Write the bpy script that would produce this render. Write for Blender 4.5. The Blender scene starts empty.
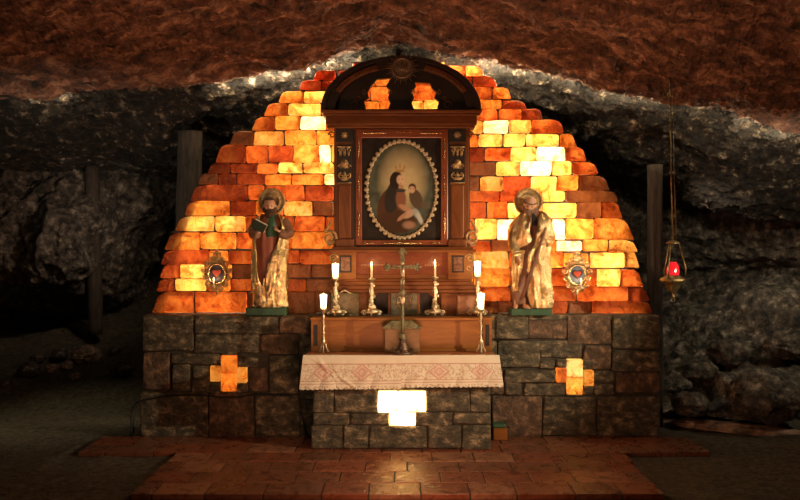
import bpy, math, random
import numpy as np
from mathutils import Vector
from mathutils.geometry import tessellate_polygon
S = bpy.context.scene
COL = S.collection
PI = math.pi
# ---------------------------------------------------------------- camera
CAMD, CAMZ, FOC = 8.56, 2.08, 768.0
cd = bpy.data.cameras.new('camera'); cam = bpy.data.objects.new('camera', cd); COL.objects.link(cam)
cd.sensor_width = 36; cd.lens = FOC / 800 * 36; cd.clip_end = 100
cam.location = (0, -CAMD, CAMZ); cam.rotation_euler = (PI / 2, 0, 0)
S.camera = cam
S.view_settings.view_transform = 'Standard'; S.view_settings.look = 'None'
S.view_settings.gamma = 1; S.view_settings.use_curve_mapping = False
S.view_settings.exposure = 0.0
wd = bpy.data.worlds.new('cave_dark'); S.world = wd; wd.use_nodes = True
wd.node_tree.nodes['Background'].inputs[0].default_value = (1, .8, .6, 1)
wd.node_tree.nodes['Background'].inputs[1].default_value = 0.0015

def W(px, py, y=0.0):
    D = CAMD + y
    return ((px - 400) * D / FOC, y, CAMZ + (250 - py) * D / FOC)

def lamp(name, kind, loc, power, color, size=.05, target=None, spot=None, blend=.6):
    l = bpy.data.lights.new(name, kind); l.energy = power; l.color = color
    if kind == 'AREA': l.shape = 'DISK'; l.size = size
    else: l.shadow_soft_size = size
    if kind == 'SPOT': l.spot_size = math.radians(spot); l.spot_blend = blend
    o = bpy.data.objects.new(name, l); COL.objects.link(o); o.location = loc
    if target is not None:
        o.rotation_euler = (Vector(target) - Vector(loc)).to_track_quat('-Z', 'Y').to_euler()
    return o
# lamps of the grotto and added fill lights: warm key from the visitors' side, weak white lamps left and right
lamp('visitor_lamp', 'SPOT', (5.0, -2.9, 2.5), 1000, (1, .78, .5), .035, (0.2, 0, 1.4), 46, .8)
lamp('added_front_fill', 'SPOT', (-2.4, -5.6, 2.4), 150, (1, .76, .5), .05, (-0.2, 0, 1.8), 50, .8)  # added fill from the left, softens the key
lamp('ceiling_wash_fill', 'AREA', (0.2, -3.2, .5), 80, (1, .45, .24), 1.2, (0.1, -.9, 4.2))  # added light without a fixture, brightens the rock roof
lamp('left_cave_lamp', 'SPOT', (-4.6, -1.6, 1.6), 120, (1, .88, .7), .05, (-3.6, 1.4, 3.6), 80, 1)
lamp('left_boulder_fill', 'SPOT', (-3.3, 1.6, 2.9), 75, (1, .74, .55), .04, (-5.4, 3.4, 2.3), 90, 1)  # added light without a fixture, lifts the dark boulder face
lamp('left_ground_lamp', 'SPOT', (-5.0, 0.2, 3.4), 110, (1, .84, .52), .05, (-4.2, 0.9, 0), 50, 1)
lamp('right_cave_lamp', 'SPOT', (4.2, -.9, 2.9), 65, (1, .84, .62), .04, (4.6, 1.8, 3.2), 90, 1)
lamp('right_slope_fill', 'SPOT', (3.45, .9, 3.0), 55, (1, .85, .62), .03, (4.9, 2.2, 1.6), 80, 1)  # added raking light without a fixture, for contrast on the slope
lamp('right_rubble_lamp', 'SPOT', (5.6, -1.6, 3.2), 150, (1, .88, .64), .04, (4.3, 1.2, .7), 60, 1)

# ---------------------------------------------------------------- noise
def _h(i, j, k, s):
    n = (i.astype(np.int64) * 73856093) ^ (j.astype(np.int64) * 19349663) ^ (k.astype(np.int64) * 83492791) ^ (s * 2654435761 & 0x7fffffff)
    n = (n ^ (n >> 13)) * 1274126177 & 0x7fffffff
    n = (n ^ (n >> 15)) * 668265263 & 0x7fffffff
    return ((n ^ (n >> 11)) & 0xffff) / 65535.0
def vn(P, s=0):
    F = np.floor(P); f = P - F; f = f * f * (3 - 2 * f); I = F.astype(np.int64); r = 0
    for a in (0, 1):
        for b in (0, 1):
            for c in (0, 1):
                w = (f[:, 0] if a else 1 - f[:, 0]) * (f[:, 1] if b else 1 - f[:, 1]) * (f[:, 2] if c else 1 - f[:, 2])
                r = r + w * _h(I[:, 0] + a, I[:, 1] + b, I[:, 2] + c, s)
    return r
def fbm(P, o=4, s=0, g=.5):
    r = 0; a = 1; t = 0
    for k in range(o):
        r = r + a * vn(P * 2.03 ** k + 17.3 * k, s + k); t += a; a *= g
    return r / t * 2 - 1
def ridged(P, o=4, s=0, g=.55):
    r = 0; a = 1; t = 0
    for k in range(o):
        r = r + a * (1 - np.abs(vn(P * 2.03 ** k + 9.1 * k, s + k) * 2 - 1)); t += a; a *= g
    return r / t

# ---------------------------------------------------------------- mesh helper
class MB:
    def __init__(s): s.v = []; s.f = []; s.m = []; s.n = 0
    def add(s, v, f, m=0):
        s.v.append(np.asarray(v, float).reshape(-1, 3))
        for q in f: s.f.append(tuple(i + s.n for i in q)); s.m.append(m)
        s.n += len(s.v[-1]); return s
    def box(s, x0, x1, y0, y1, z0, z1, m=0):
        v = [(x, y, z) for x in (x0, x1) for y in (y0, y1) for z in (z0, z1)]
        return s.add(v, [(0, 1, 3, 2), (4, 6, 7, 5), (0, 4, 5, 1), (2, 3, 7, 6), (0, 2, 6, 4), (1, 5, 7, 3)], m)
    def pbox(s, px0, px1, py0, py1, yf, yb, m=0):      # box whose front face spans these photo coordinates
        a = W(px0, py1, yf); b = W(px1, py0, yf)
        return s.box(a[0], b[0], yf, yb, a[2], b[2], m)
    def grid(s, G, m=0, wrap=False, flip=False):
        nu, nv = G.shape[:2]; f = []
        for i in range(nu if wrap else nu - 1):
            k = (i + 1) % nu
            for j in range(nv - 1):
                q = (i * nv + j, k * nv + j, k * nv + j + 1, i * nv + j + 1)
                f.append(q[::-1] if flip else q)
        return s.add(G.reshape(-1, 3), f, m)
    def lathe(s, prof, c=(0, 0, 0), n=20, m=0, sx=1, sy=1, lobes=0, amp=0):
        a = np.linspace(0, 2 * PI, n, endpoint=False); P = np.array(prof, float)
        k = 1 + (amp * np.cos(lobes * a) if lobes else 0 * a)
        G = np.zeros((n, len(P), 3))
        G[:, :, 0] = c[0] + (np.cos(a) * k)[:, None] * P[None, :, 0] * sx
        G[:, :, 1] = c[1] + (np.sin(a) * k)[:, None] * P[None, :, 0] * sy
        G[:, :, 2] = c[2] + P[None, :, 1]
        b = s.n; s.grid(G, m, wrap=True); L = len(P)
        s.f.append(tuple(b + i * L for i in range(n))[::-1]); s.m.append(m)
        s.f.append(tuple(b + i * L + L - 1 for i in range(n))); s.m.append(m)
        return s
    def tube(s, pts, rad, n=8, m=0, flat=1.0):
        P = np.array(pts, float); k = len(P)
        R = np.full(k, rad, float) if np.isscalar(rad) else np.interp(np.linspace(0, 1, k), np.linspace(0, 1, len(rad)), rad)
        T = np.gradient(P, axis=0); T /= np.linalg.norm(T, axis=1)[:, None] + 1e-9
        up = np.array([0, 1, 0.]) if abs(T[0][1]) < .9 else np.array([1., 0, 0])
        G = np.zeros((n, k, 3)); a = np.linspace(0, 2 * PI, n, endpoint=False)
        for i in range(k):
            u = up - T[i] * up.dot(T[i]); u /= np.linalg.norm(u) + 1e-9; up = u; w = np.cross(T[i], u)
            G[:, i] = P[i] + R[i] * (np.cos(a)[:, None] * u * flat + np.sin(a)[:, None] * w)
        b = s.n; s.grid(G, m, wrap=True)
        s.f.append(tuple(b + i * k for i in range(n))[::-1]); s.m.append(m)
        s.f.append(tuple(b + i * k + k - 1 for i in range(n))); s.m.append(m)
        return s
    def ell(s, c, r, nu=16, nv=10, m=0, rot=None, disp=None):
        a = np.linspace(0, 2 * PI, nu, endpoint=False); t = np.linspace(-PI / 2, PI / 2, nv)
        G = np.zeros((nu, nv, 3)); G[:, :, 0] = np.cos(a)[:, None] * np.cos(t); G[:, :, 1] = np.sin(a)[:, None] * np.cos(t); G[:, :, 2] = np.sin(t)[None, :]
        V = G.reshape(-1, 3)
        if disp: V = disp(V)
        V = V * np.array(r)
        if rot is not None: V = V @ np.array(rot).T
        return s.grid((V + np.array(c)).reshape(nu, nv, 3), m, wrap=True)
    def prism(s, poly, y0, y1, holes=(), m=0):         # outline in x,z, pushed from y0 (front) to y1 (back)
        loops = [list(poly)] + [list(h) for h in holes]; allp = [p for l in loops for p in l]
        tri = tessellate_polygon([[Vector((p[0], p[1], 0)) for p in l] for l in loops]); N = len(allp)
        v = [(p[0], y0, p[1]) for p in allp] + [(p[0], y1, p[1]) for p in allp]
        f = [tuple(t) for t in tri] + [tuple(i + N for i in t[::-1]) for t in tri]; o = 0
        for l in loops:
            for i in range(len(l)):
                j = (i + 1) % len(l); f.append((o + i, o + j, o + j + N, o + i + N))
            o += len(l)
        return s.add(v, f, m)
    def scroll(s, c, r, turns=1.3, th=.008, sx=1, a0=0, m=0, plane='xz', n=26, r1=.15):
        t = np.linspace(0, 1, n); a = a0 + turns * 2 * PI * t; R = r * (1 - t * (1 - r1))
        x = np.cos(a) * R * sx; z = np.sin(a) * R
        if plane == 'xz': P = np.stack([c[0] + x, np.full(n, c[1]), c[2] + z], 1)
        else:
            d = np.array([math.cos(plane), math.sin(plane)]); P = np.stack([c[0] + x * d[0], c[1] + x * d[1], c[2] + z], 1)
        return s.tube(P, [th, th * .9, th * .6], 6, m)
    def build(s, name, mats, parent=None, smooth=False, bevel=0, loc=None, fixn=True, seg=2):
        V = np.concatenate(s.v) if s.v else np.zeros((0, 3))
        root = parent
        while root is not None and root.parent is not None: root = root.parent
        org = np.array(root.location) if root is not None else np.array(loc if loc is not None else (0, 0, 0), float)
        me = bpy.data.meshes.new(name)
        me.from_pydata((V - org).tolist(), [], s.f)
        if not isinstance(mats, (list, tuple)): mats = [mats]
        for q in mats: me.materials.append(q)
        me.polygons.foreach_set('material_index', s.m)
        if smooth: me.polygons.foreach_set('use_smooth', [True] * len(me.polygons))
        me.validate(); me.update()
        if fixn:
            import bmesh
            b = bmesh.new(); b.from_mesh(me); bmesh.ops.remove_doubles(b, verts=b.verts, dist=1e-5)
            bmesh.ops.recalc_face_normals(b, faces=b.faces); b.to_mesh(me); b.free()
        o = bpy.data.objects.new(name, me); COL.objects.link(o)
        if root is not None: o.parent = parent
        else: o.location = org
        if bevel:
            md = o.modifiers.new('bevel', 'BEVEL'); md.width = bevel; md.segments = seg; md.limit_method = 'ANGLE'
            md.harden_normals = False
        return o

def tag(o, label=None, cat=None, group=None, kind=None):
    if label: o['label'] = label
    if cat: o['category'] = cat
    if group: o['group'] = group
    if kind: o['kind'] = kind
    return o
def thing(name, label, cat, loc=(0, 0, 0), group=None):
    o = bpy.data.objects.new(name, None); COL.objects.link(o); o.location = loc
    o.empty_display_size = .1
    return tag(o, label, cat, group)
def copy_tree(o, parent=None):
    c = o.copy(); COL.objects.link(c); c.parent = parent
    for ch in list(o.children): copy_tree(ch, c)
    return c

# ---------------------------------------------------------------- materials
def mat(name, c1, c2=None, rough=.7, metal=0, scale=6, bump=0, bscale=None, stretch=(1, 1, 1), c3=None, spec=.5, detail=8, dist=.6, lo=.35, hi=.65, rvar=0, bdist=.03):
    m = bpy.data.materials.new(name); m.use_nodes = True; nt = m.node_tree; N = nt.nodes; L = nt.links
    b = N['Principled BSDF']; b.inputs['Roughness'].default_value = rough; b.inputs['Metallic'].default_value = metal
    b.inputs['Specular IOR Level'].default_value = spec
    b.inputs['Base Color'].default_value = (*c1, 1)
    if c2 or bump:
        tc = N.new('ShaderNodeTexCoord'); mp = N.new('ShaderNodeMapping'); mp.inputs['Scale'].default_value = stretch
        L.new(tc.outputs['Object'], mp.inputs['Vector'])
    if c2:
        n = N.new('ShaderNodeTexNoise'); n.inputs['Scale'].default_value = scale; n.inputs['Detail'].default_value = detail
        n.inputs['Roughness'].default_value = .72; n.inputs['Distortion'].default_value = dist
        r = N.new('ShaderNodeValToRGB'); e = r.color_ramp.elements
        e[0].position = lo; e[0].color = (*c1, 1); e[1].position = hi; e[1].color = (*c2, 1)
        if c3: q = e.new((lo + hi) / 2); q.color = (*c3, 1)
        L.new(mp.outputs[0], n.inputs['Vector']); L.new(n.outputs['Fac'], r.inputs['Fac']); L.new(r.outputs['Color'], b.inputs['Base Color'])
        if rvar:
            mr = N.new('ShaderNodeMapRange'); mr.inputs[1].default_value = .3; mr.inputs[2].default_value = .7
            mr.inputs[3].default_value = rough - rvar; mr.inputs[4].default_value = rough + rvar
            L.new(n.outputs['Fac'], mr.inputs[0]); L.new(mr.outputs[0], b.inputs['Roughness'])
    if bump:
        n2 = N.new('ShaderNodeTexNoise'); n2.inputs['Scale'].default_value = bscale or scale * 3; n2.inputs['Detail'].default_value = 6
        n2.inputs['Roughness'].default_value = .7
        bp = N.new('ShaderNodeBump'); bp.inputs['Strength'].default_value = bump; bp.inputs['Distance'].default_value = bdist
        L.new(mp.outputs[0], n2.inputs['Vector']); L.new(n2.outputs['Fac'], bp.inputs['Height']); L.new(bp.outputs[0], b.inputs['Normal'])
    return m
def emit(name, col, st):
    m = bpy.data.materials.new(name); m.use_nodes = True; b = m.node_tree.nodes['Principled BSDF']
    b.inputs['Base Color'].default_value = (*col, 1); b.inputs['Emission Color'].default_value = (*col, 1); b.inputs['Emission Strength'].default_value = st
    return m
def salt(name, tr, tr2, df, w=.75):
    m = bpy.data.materials.new(name); m.use_nodes = True; nt = m.node_tree; N = nt.nodes; L = nt.links
    N.remove(N['Principled BSDF']); out = N['Material Output']
    tc = N.new('ShaderNodeTexCoord'); n = N.new('ShaderNodeTexNoise'); n.inputs['Scale'].default_value = 8; n.inputs['Detail'].default_value = 9
    n.inputs['Distortion'].default_value = .7; n.inputs['Roughness'].default_value = .68
    L.new(tc.outputs['Object'], n.inputs['Vector'])
    r = N.new('ShaderNodeValToRGB'); e = r.color_ramp.elements; e[0].position = .38; e[0].color = (tr2[0] * .55, tr2[1] * .4, tr2[2] * .3, 1); e[1].position = .64; e[1].color = (*tr, 1); q = e.new(.47); q.color = (*tr2, 1)
    L.new(n.outputs['Fac'], r.inputs['Fac'])
    t = N.new('ShaderNodeBsdfTranslucent'); L.new(r.outputs[0], t.inputs[0])
    p = N.new('ShaderNodeBsdfPrincipled'); p.inputs['Base Color'].default_value = (*df, 1); p.inputs['Roughness'].default_value = .45
    bp = N.new('ShaderNodeBump'); bp.inputs['Strength'].default_value = .9; bp.inputs['Distance'].default_value = .03
    n2 = N.new('ShaderNodeTexNoise'); n2.inputs['Scale'].default_value = 22; n2.inputs['Detail'].default_value = 6; L.new(tc.outputs['Object'], n2.inputs['Vector'])
    L.new(n2.outputs[0], bp.inputs['Height']); L.new(bp.outputs[0], p.inputs['Normal']); L.new(bp.outputs[0], t.inputs['Normal'])
    mx = N.new('ShaderNodeMixShader'); mx.inputs[0].default_value = w
    L.new(p.outputs[0], mx.inputs[1]); L.new(t.outputs[0], mx.inputs[2]); L.new(mx.outputs[0], out.inputs['Surface'])
    return m
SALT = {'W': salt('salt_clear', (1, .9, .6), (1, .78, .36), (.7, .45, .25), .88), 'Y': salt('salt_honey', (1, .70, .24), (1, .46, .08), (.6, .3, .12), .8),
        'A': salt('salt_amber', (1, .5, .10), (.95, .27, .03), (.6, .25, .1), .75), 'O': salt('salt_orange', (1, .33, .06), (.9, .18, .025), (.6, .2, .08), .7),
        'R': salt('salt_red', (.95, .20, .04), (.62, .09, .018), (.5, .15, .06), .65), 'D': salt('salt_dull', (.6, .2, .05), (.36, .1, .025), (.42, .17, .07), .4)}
SK = list(SALT); SM = [SALT[k] for k in SK]
M_mortar = mat('mortar', (.05, .03, .02), (.09, .05, .03), .9)
M_stone = mat('wall_stone', (.03, .027, .018), (.52, .40, .24), .6, scale=8, bump=.9, bscale=22, c3=(.12, .10, .062), dist=.25, stretch=(1, 1, 1.5), detail=12, bdist=.06, lo=.38, hi=.68)
M_stone2 = mat('brown_wall_stone', (.045, .028, .016), (.45, .27, .15), .6, scale=8, bump=.9, bscale=22, c3=(.14, .085, .05), dist=.25, detail=12, bdist=.06, lo=.38, hi=.68)
M_joint = mat('dark_joint', (.02, .017, .012), (.06, .05, .035), .95, bump=.5)
M_roof = mat('ceiling_rock', (.02, .012, .009), (.5, .27, .16), .8, scale=3.2, bump=1, bscale=9, c3=(.16, .075, .045), dist=.5, stretch=(1, 1.6, 1.6), lo=.36, hi=.68)
M_grey = mat('cave_rock', (.02, .017, .014), (.55, .46, .34), .7, scale=7, bump=1, bscale=12, c3=(.15, .12, .09), dist=.1, lo=.40, hi=.68, detail=12, bdist=.12)
M_rear = mat('rear_roof_rock', (.010, .008, .006), (.50, .40, .27), .7, scale=7, bump=1, bscale=16, c3=(.05, .034, .022), dist=.1, lo=.44, hi=.68, detail=12, bdist=.12)
M_earth = mat('packed_earth', (.035, .03, .02), (.21, .17, .11), .85, scale=16, bump=1, bscale=45, detail=12, bdist=.06)
M_tile = [mat('floor_tile_%s' % n, c, d, .3, scale=8, bump=.3, bscale=16, rvar=.14) for n, c, d in
          (('red', (.16, .045, .022), (.3, .10, .05)), ('brown', (.12, .045, .025), (.24, .10, .055)), ('pale', (.2, .08, .045), (.38, .18, .10)))]
M_wood = mat('old_timber', (.02, .014, .01), (.085, .06, .042), .85, scale=7, bump=.7, bscale=9, stretch=(4, 4, .5))
# ================================================================ rock shells
def cr(P, t):                                           # Catmull-Rom through rows of P at parameters t in [0,1]
    n = len(P); x = t * (n - 1); i = np.clip(np.floor(x).astype(int), 0, n - 2); f = (x - i)
    sh = (len(t),) + (1,) * (P.ndim - 1); f = f.reshape(sh)
    a = P[np.clip(i - 1, 0, n - 1)]; b = P[i]; c = P[i + 1]; d = P[np.clip(i + 2, 0, n - 1)]
    return .5 * (2 * b + (c - a) * f + (2 * a - 5 * b + 4 * c - d) * f ** 2 + (3 * b - a - 3 * c + d) * f ** 3)
def patch(name, ctrl, nu, nv, mats, disp, label=None, kind='structure', lin=None, cat=None, tv=None, tu=None):
    C = np.array(ctrl, float)
    G = cr(C, np.linspace(0, 1, nu) if tv is None else tv)
    G = np.swapaxes(cr(np.swapaxes(G, 0, 1), np.linspace(0, 1, nv) if tu is None else tu), 0, 1)
    du = np.gradient(G, axis=0); dv = np.gradient(G, axis=1); n = np.cross(du, dv); n /= np.linalg.norm(n, axis=2)[:, :, None] + 1e-9
    V = G.reshape(-1, 3); d = disp(V); V = V + n.reshape(-1, 3) * d[:, None]
    me = bpy.data.meshes.new(name)
    i = np.arange(nu - 1)[:, None] * nv + np.arange(nv - 1)[None, :]
    F = np.stack([i, i + nv, i + nv + 1, i + 1], -1).reshape(-1, 4)
    me.vertices.add(len(V)); me.vertices.foreach_set('co', V.ravel())
    me.loops.add(F.size); me.loops.foreach_set('vertex_index', F.ravel())
    me.polygons.add(len(F)); me.polygons.foreach_set('loop_start', np.arange(0, F.size, 4)); me.polygons.foreach_set('loop_total', np.full(len(F), 4))
    me.update(calc_edges=True); me.validate()
    for q in (mats if isinstance(mats, list) else [mats]): me.materials.append(q)
    me.polygons.foreach_set('use_smooth', [True] * len(me.polygons))
    o = bpy.data.objects.new(name, me); COL.objects.link(o)
    return tag(o, label, cat, kind=kind)
LX = [-9, -6.2, -4.46, -3.34, -2.23, -1.12, 0, 1.12, 2.23, 3.34, 4.46, 6.2, 9]
LP = [110, 98, 90, 83, 74, 58, 43, 58, 79, 100, 124, 140, 150]
BP = [170, 160, 152, 158, 140, 100, 80, 100, 128, 165, 205, 225, 240]   # far low edge of the roof, in photo rows
def zat(py, y): return CAMZ + (250 - py) * (CAMD + y) / FOC
rows = []
for y, f in ((-9.5, lambda l, b: l + .6), (-5, lambda l, b: l + .45), (-2.4, lambda l, b: l + .3), (-1.0, lambda l, b: l + .2), (-.35, lambda l, b: l + .1), (.12, lambda l, b: l + .0),
             (.3, lambda l, b: l + .08), (.5, lambda l, b: l - .06), (1.0, lambda l, b: .55 * l + .45 * b), (1.7, lambda l, b: b), (3.2, lambda l, b: b + .12), (6.5, lambda l, b: b - .2)):
    rows.append([(x, y, f(zat(p, .12), zat(q, 1.7))) for x, p, q in zip(LX, LP, BP)])
tv = np.concatenate([np.linspace(0, .17, 20)[:-1], np.linspace(.17, .83, 330), np.linspace(.83, 1, 24)[1:]])
def dis_roof(V):
    Q = V * np.array([1, 1.5, 1.5])
    near = 1 - .65 * np.exp(-((V[:, 1] - .35) / .35) ** 2)
    return near * .34 * (ridged(Q * 1.1, 5, 3) - .6) + .15 * (ridged(V * np.array([5, 7, 7]), 5, 11, .6) - .55) + .1 * fbm(V * .6, 2, 5)
tu = np.concatenate([np.linspace(0, 1 / 12, 16)[:-1], np.linspace(1 / 12, 11 / 12, 640), np.linspace(11 / 12, 1, 16)[1:]])
roof = patch('ceiling', rows, len(tv), len(tu), M_roof, dis_roof, 'rough reddish brown rock roof of the grotto', tv=tv, tu=tu)
roof.data.polygons.foreach_set('use_smooth', [False] * len(roof.data.polygons))
# the rear of the roof is greyer rock
roof.data.materials.append(M_rear)
cen = np.zeros(len(roof.data.polygons) * 3); roof.data.polygons.foreach_get('center', cen); cen = cen.reshape(-1, 3)
g = (cen[:, 1] + .5 * fbm(cen * 2, 3, 8) * (cen[:, 1] > .5) > .22).astype(int)
roof.data.polygons.foreach_set('material_index', g.tolist())

def dis_rock(a=.3, f=1.3, s=0, fine=.07):
    return lambda V: a * (ridged(V * f, 5, s) - .6) + fine * (ridged(V * f * 4.5, 3, s + 7) - .55)
# left rear wall of rock (boulder face)
patch('wall_left', [[W(-260, 30, 3.2), W(-120, 60, 3.6), W(0, 120, 4.0), W(100, 120, 4.2), W(230, 120, 5.2)],
                    [W(-260, 160, 2.6), W(-120, 170, 3.0), W(0, 180, 3.4), W(100, 172, 3.8), W(230, 165, 5.2)],
                    [W(-260, 240, 2.2), W(-120, 230, 2.5), W(0, 225, 2.9), W(90, 225, 3.0), W(160, 215, 5.4)],
                    [W(-260, 290, 2.4), W(-120, 280, 2.7), W(0, 275, 3.1), W(80, 278, 3.2), W(150, 270, 5.6)],
                    [W(-260, 330, 3.6), W(-120, 330, 4.0), W(0, 320, 4.6), W(90, 320, 5.2), W(170, 320, 6.2)],
                    [W(-260, 430, 3.4), W(-120, 410, 3.8), W(0, 390, 4.2), W(90, 380, 4.6), W(170, 375, 6.2)]],
      230, 260, M_grey, lambda V: .7 * (ridged(V * .9, 5, 23) - .6) + .12 * (ridged(V * 4.5, 4, 26) - .55), 'grey brown rock face at the left rear of the grotto')
patch('wall_right', [[W(560, 90, 4.0), W(640, 120, 3.8), W(720, 150, 3.2), W(800, 150, 2.6), W(900, 120, 1.6), W(1100, 60, 0)],
                     [W(560, 180, 4.0), W(640, 185, 3.6), W(720, 190, 3.0), W(800, 190, 2.3), W(900, 190, 1.2), W(1100, 180, -.6)],
                     [W(560, 240, 4.2), W(640, 240, 3.6), W(715, 235, 3.0), W(790, 230, 2.2), W(900, 240, 1.2), W(1100, 250, -.8)],
                     [W(560, 300, 4.4), W(640, 300, 4.0), W(700, 290, 3.8), W(780, 285, 2.6), W(900, 300, 1.0), W(1100, 330, -1)],
                     [W(560, 340, 4.2), W(640, 335, 3.3), W(700, 325, 2.5), W(780, 300, 1.6), W(900, 330, .6), W(1100, 430, -1.2)],
                     [W(560, 380, 3.2), W(640, 375, 2.3), W(700, 365, 1.7), W(770, 350, 1.0), W(900, 400, .1), W(1100, 560, -1.4)],
                     [W(560, 420, 2.0), W(640, 412, 1.2), W(700, 418, .7), W(790, 432, .3), W(900, 480, -.5), W(1100, 660, -1.8)]],
      300, 300, M_grey, lambda V: .75 * (ridged(V * np.array([.8, .8, 1.1]), 5, 33) - .6) + .12 * (ridged(V * 4.5, 4, 36) - .55), 'dark grey rock wall and rubble slope at the right')
patch('wall_rear', [[(-9, 7, 5), (0, 7.4, 5), (9, 7, 5)], [(-9, 6.6, 2), (0, 7, 2), (9, 6.6, 2)], [(-9, 7, -.5), (0, 7.4, -.5), (9, 7, -.5)]],
      60, 90, M_grey, dis_rock(.4, 1.0, 41), 'dark rock at the far back of the grotto')
# ground: flat packed earth, rising to rubble behind on the left
gx = [-10, -7, -5, -3.6, -2.6, 0, 2.6, 3.6, 5, 7, 10]
def gz(x, y):
    z = -.03
    if y > 1.6: z += (y - 1.6) * .32
    if y < -3: z -= .14
    if x > 3.4: z += max(0, (x - 3.4)) * .12 * (1 if y > -2.5 else .3)
    return z
patch('floor_earth', [[(x, y, gz(x, y)) for x in gx] for y in (-10, -6, -3.5, -2.6, -1.4, -.4, .6, 1.5, 2.1, 3, 4.4, 7.2)], 260, 260, M_earth,
      lambda V: (.02 + .05 * np.clip(V[:, 1] - 1.4, 0, 2)) * fbm(V * 3, 4, 51) * 1.3 + np.where((np.abs(V[:, 0]) < 3.45) & (V[:, 1] > -2.2) & (V[:, 1] < .1), .015, 0) + np.where(V[:, 1] < -2.02, .16 * (np.abs(V[:, 0]) < 2.4), 0), 'grey brown packed earth floor beside the tiles')

# rounded brick or stone: front patch with rounded rim carried back
def brick(mb, x0, x1, z0, z1, y, depth, r, amp, m, seed, tl=0, tr=0, gap=.009, nx=None):
    w = x1 - x0 - gap; h = z1 - z0 - gap; x0 += gap / 2; z0 += gap / 2; r = min(r, h * .4, w * .4)
    rng = random.Random(seed)
    def ax(L):
        k = max(4, int(L / .045)); return np.array([0, r * .2, r * .55] + list(np.linspace(r, L - r, k)) + [L - r * .55, L - r * .2, L])
    U = ax(w); V = ax(h); uu, vv = np.meshgrid(U, V, indexing='ij')
    def drop(t, L): e = np.minimum(t, L - t); q = 1 - np.clip(e / r, 0, 1); return q
    qu = drop(uu, w); qv = drop(vv, h)
    back = r * (1 - np.sqrt(np.clip(1 - np.minimum(qu ** 2 + qv ** 2, 1), 0, 1)))
    cx = np.where(uu < w / 2, 1, -1) * (qu * qv) * r * .5; cz = np.where(vv < h / 2, 1, -1) * (qu * qv) * r * .5
    s = uu / w; t = vv / h
    j = lambda: rng.uniform(-1, 1) * min(gap * 1.2, .014)
    X = x0 + uu + cx + (1 - s) * ((1 - t) * j() + t * (j() + tl * h)) + s * ((1 - t) * j() + t * (j() - tr * h))
    if tl or tr: hs = 1 - .22 * (tl > 0) * np.clip(1 - s * 3, 0, 1) ** 2 - .22 * (tr > 0) * np.clip(s * 3 - 2, 0, 1) ** 2
    else: hs = 1
    Z = z0 + (vv + cz) * hs + (1 - t) * j() + t * j()
    P = np.stack([X, np.full_like(X, y) , Z], -1)
    N = fbm((P.reshape(-1, 3) + seed * 3.1) * 9, 4, 3).reshape(X.shape); inner = (1 - np.clip(qu, 0, 1)) * (1 - np.clip(qv, 0, 1))
    P[:, :, 1] += back - amp * N * (.3 + .7 * inner) + rng.uniform(-1, 1) * amp * .5
    n = fbm((P.reshape(-1, 3) + seed) * 14, 3, 5).reshape(X.shape) * amp * .35
    P[:, :, 2] += n; P[:, :, 0] += n
    nu, nv = X.shape
    mb.grid(P, m)
    ring = [(i, 0) for i in range(nu)] + [(nu - 1, j2) for j2 in range(1, nv)] + [(i, nv - 1) for i in range(nu - 2, -1, -1)] + [(0, j2) for j2 in range(nv - 2, 0, -1)]
    A = np.array([P[a, b] for a, b in ring]); B = A.copy(); B[:, 1] = y + depth; C = A.copy(); C[:, 1] = (A[:, 1] + y + depth) / 2
    L = len(A); mb.add(np.concatenate([A, C, B]), [(k, (k + 1) % L, L + (k + 1) % L, L + k) for k in range(L)] + [(L + k, L + (k + 1) % L, 2 * L + (k + 1) % L, 2 * L + k) for k in range(L)], m)

# ================================================================ stone base wall
LS = [(142, 193, 313, 351), (194, 279, 313, 333), (279, 312, 313, 333), (194, 259, 333, 353), (260, 298, 333, 356), (299, 330, 333, 360), (170, 221, 354, 365), (142, 170, 352, 390),
      (171, 190, 365, 391), (191, 210, 366, 379), (191, 210, 379, 392), (237, 259, 356, 367), (248, 268, 367, 392), (268, 299, 356, 394), (299, 330, 360, 400), (221, 237, 352, 355.5),
      (139, 208, 393, 434), (209, 254, 393, 435), (255, 300, 394, 436), (300, 332, 400, 437), (210, 221, 382.5, 393), (237, 248, 383.5, 393), (221, 237, 392, 394), (210, 221, 365, 366)]
RS = [(478, 500, 319, 340), (495, 528, 319, 340), (528, 567, 320, 340), (567, 612, 319, 345), (613, 661, 319, 349), (478, 498, 341, 368), (498, 541, 341, 368), (541, 583, 341, 358.5), (584, 612, 346, 370), (612, 661, 349, 371),
      (540, 556, 359, 368), (556, 567, 359, 368), (583, 594, 359, 369.5), (480, 504, 369, 396), (504, 556, 369, 383), (505, 522, 383, 395), (524, 567, 383.5, 396), (594, 615, 371, 384), (616, 661, 372, 394), (594, 615, 384, 396), (583, 594, 386, 396), (566, 583, 395.5, 397),
      (478, 492, 396, 437), (492, 542, 396, 437), (543, 597, 397, 437.5), (598, 661, 396, 438.5)]
MS = [(330 + 37 * k, 367 + 37 * k, a, b) for k in range(4) for a, b in ((319, 352), (352, 395), (395, 437))]
mb = MB(); mbk = MB()
for k, (a, b, c, d) in enumerate(LS + RS + MS):
    p = W(a, d, 0); q = W(b, c, 0); z0 = max(p[2], 0); z1 = min(q[2], 1.352)
    if z1 - z0 < .01: continue
    if z1 > 1.3: z1 = 1.352
    if z0 < .08: z0 = 0
    brick(mb, p[0], q[0], z0, z1, 0, .12, .016, .022, 1 if k % 5 == 2 or k in (4, 26) else 0, k + 11, gap=.010)
ws = mb.build('wall_back', [M_stone, M_stone2], smooth=True)
tag(ws, 'low wall of dark roughly squared stones behind the altar', kind='structure')
def hole_panel(mb, xs, holes, z0, z1, y0, y1):         # slab with rectangular holes
    mb.prism([(xs[0], z0), (xs[1], z0), (xs[1], z1), (xs[0], z1)], y0, y1, holes)
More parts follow.
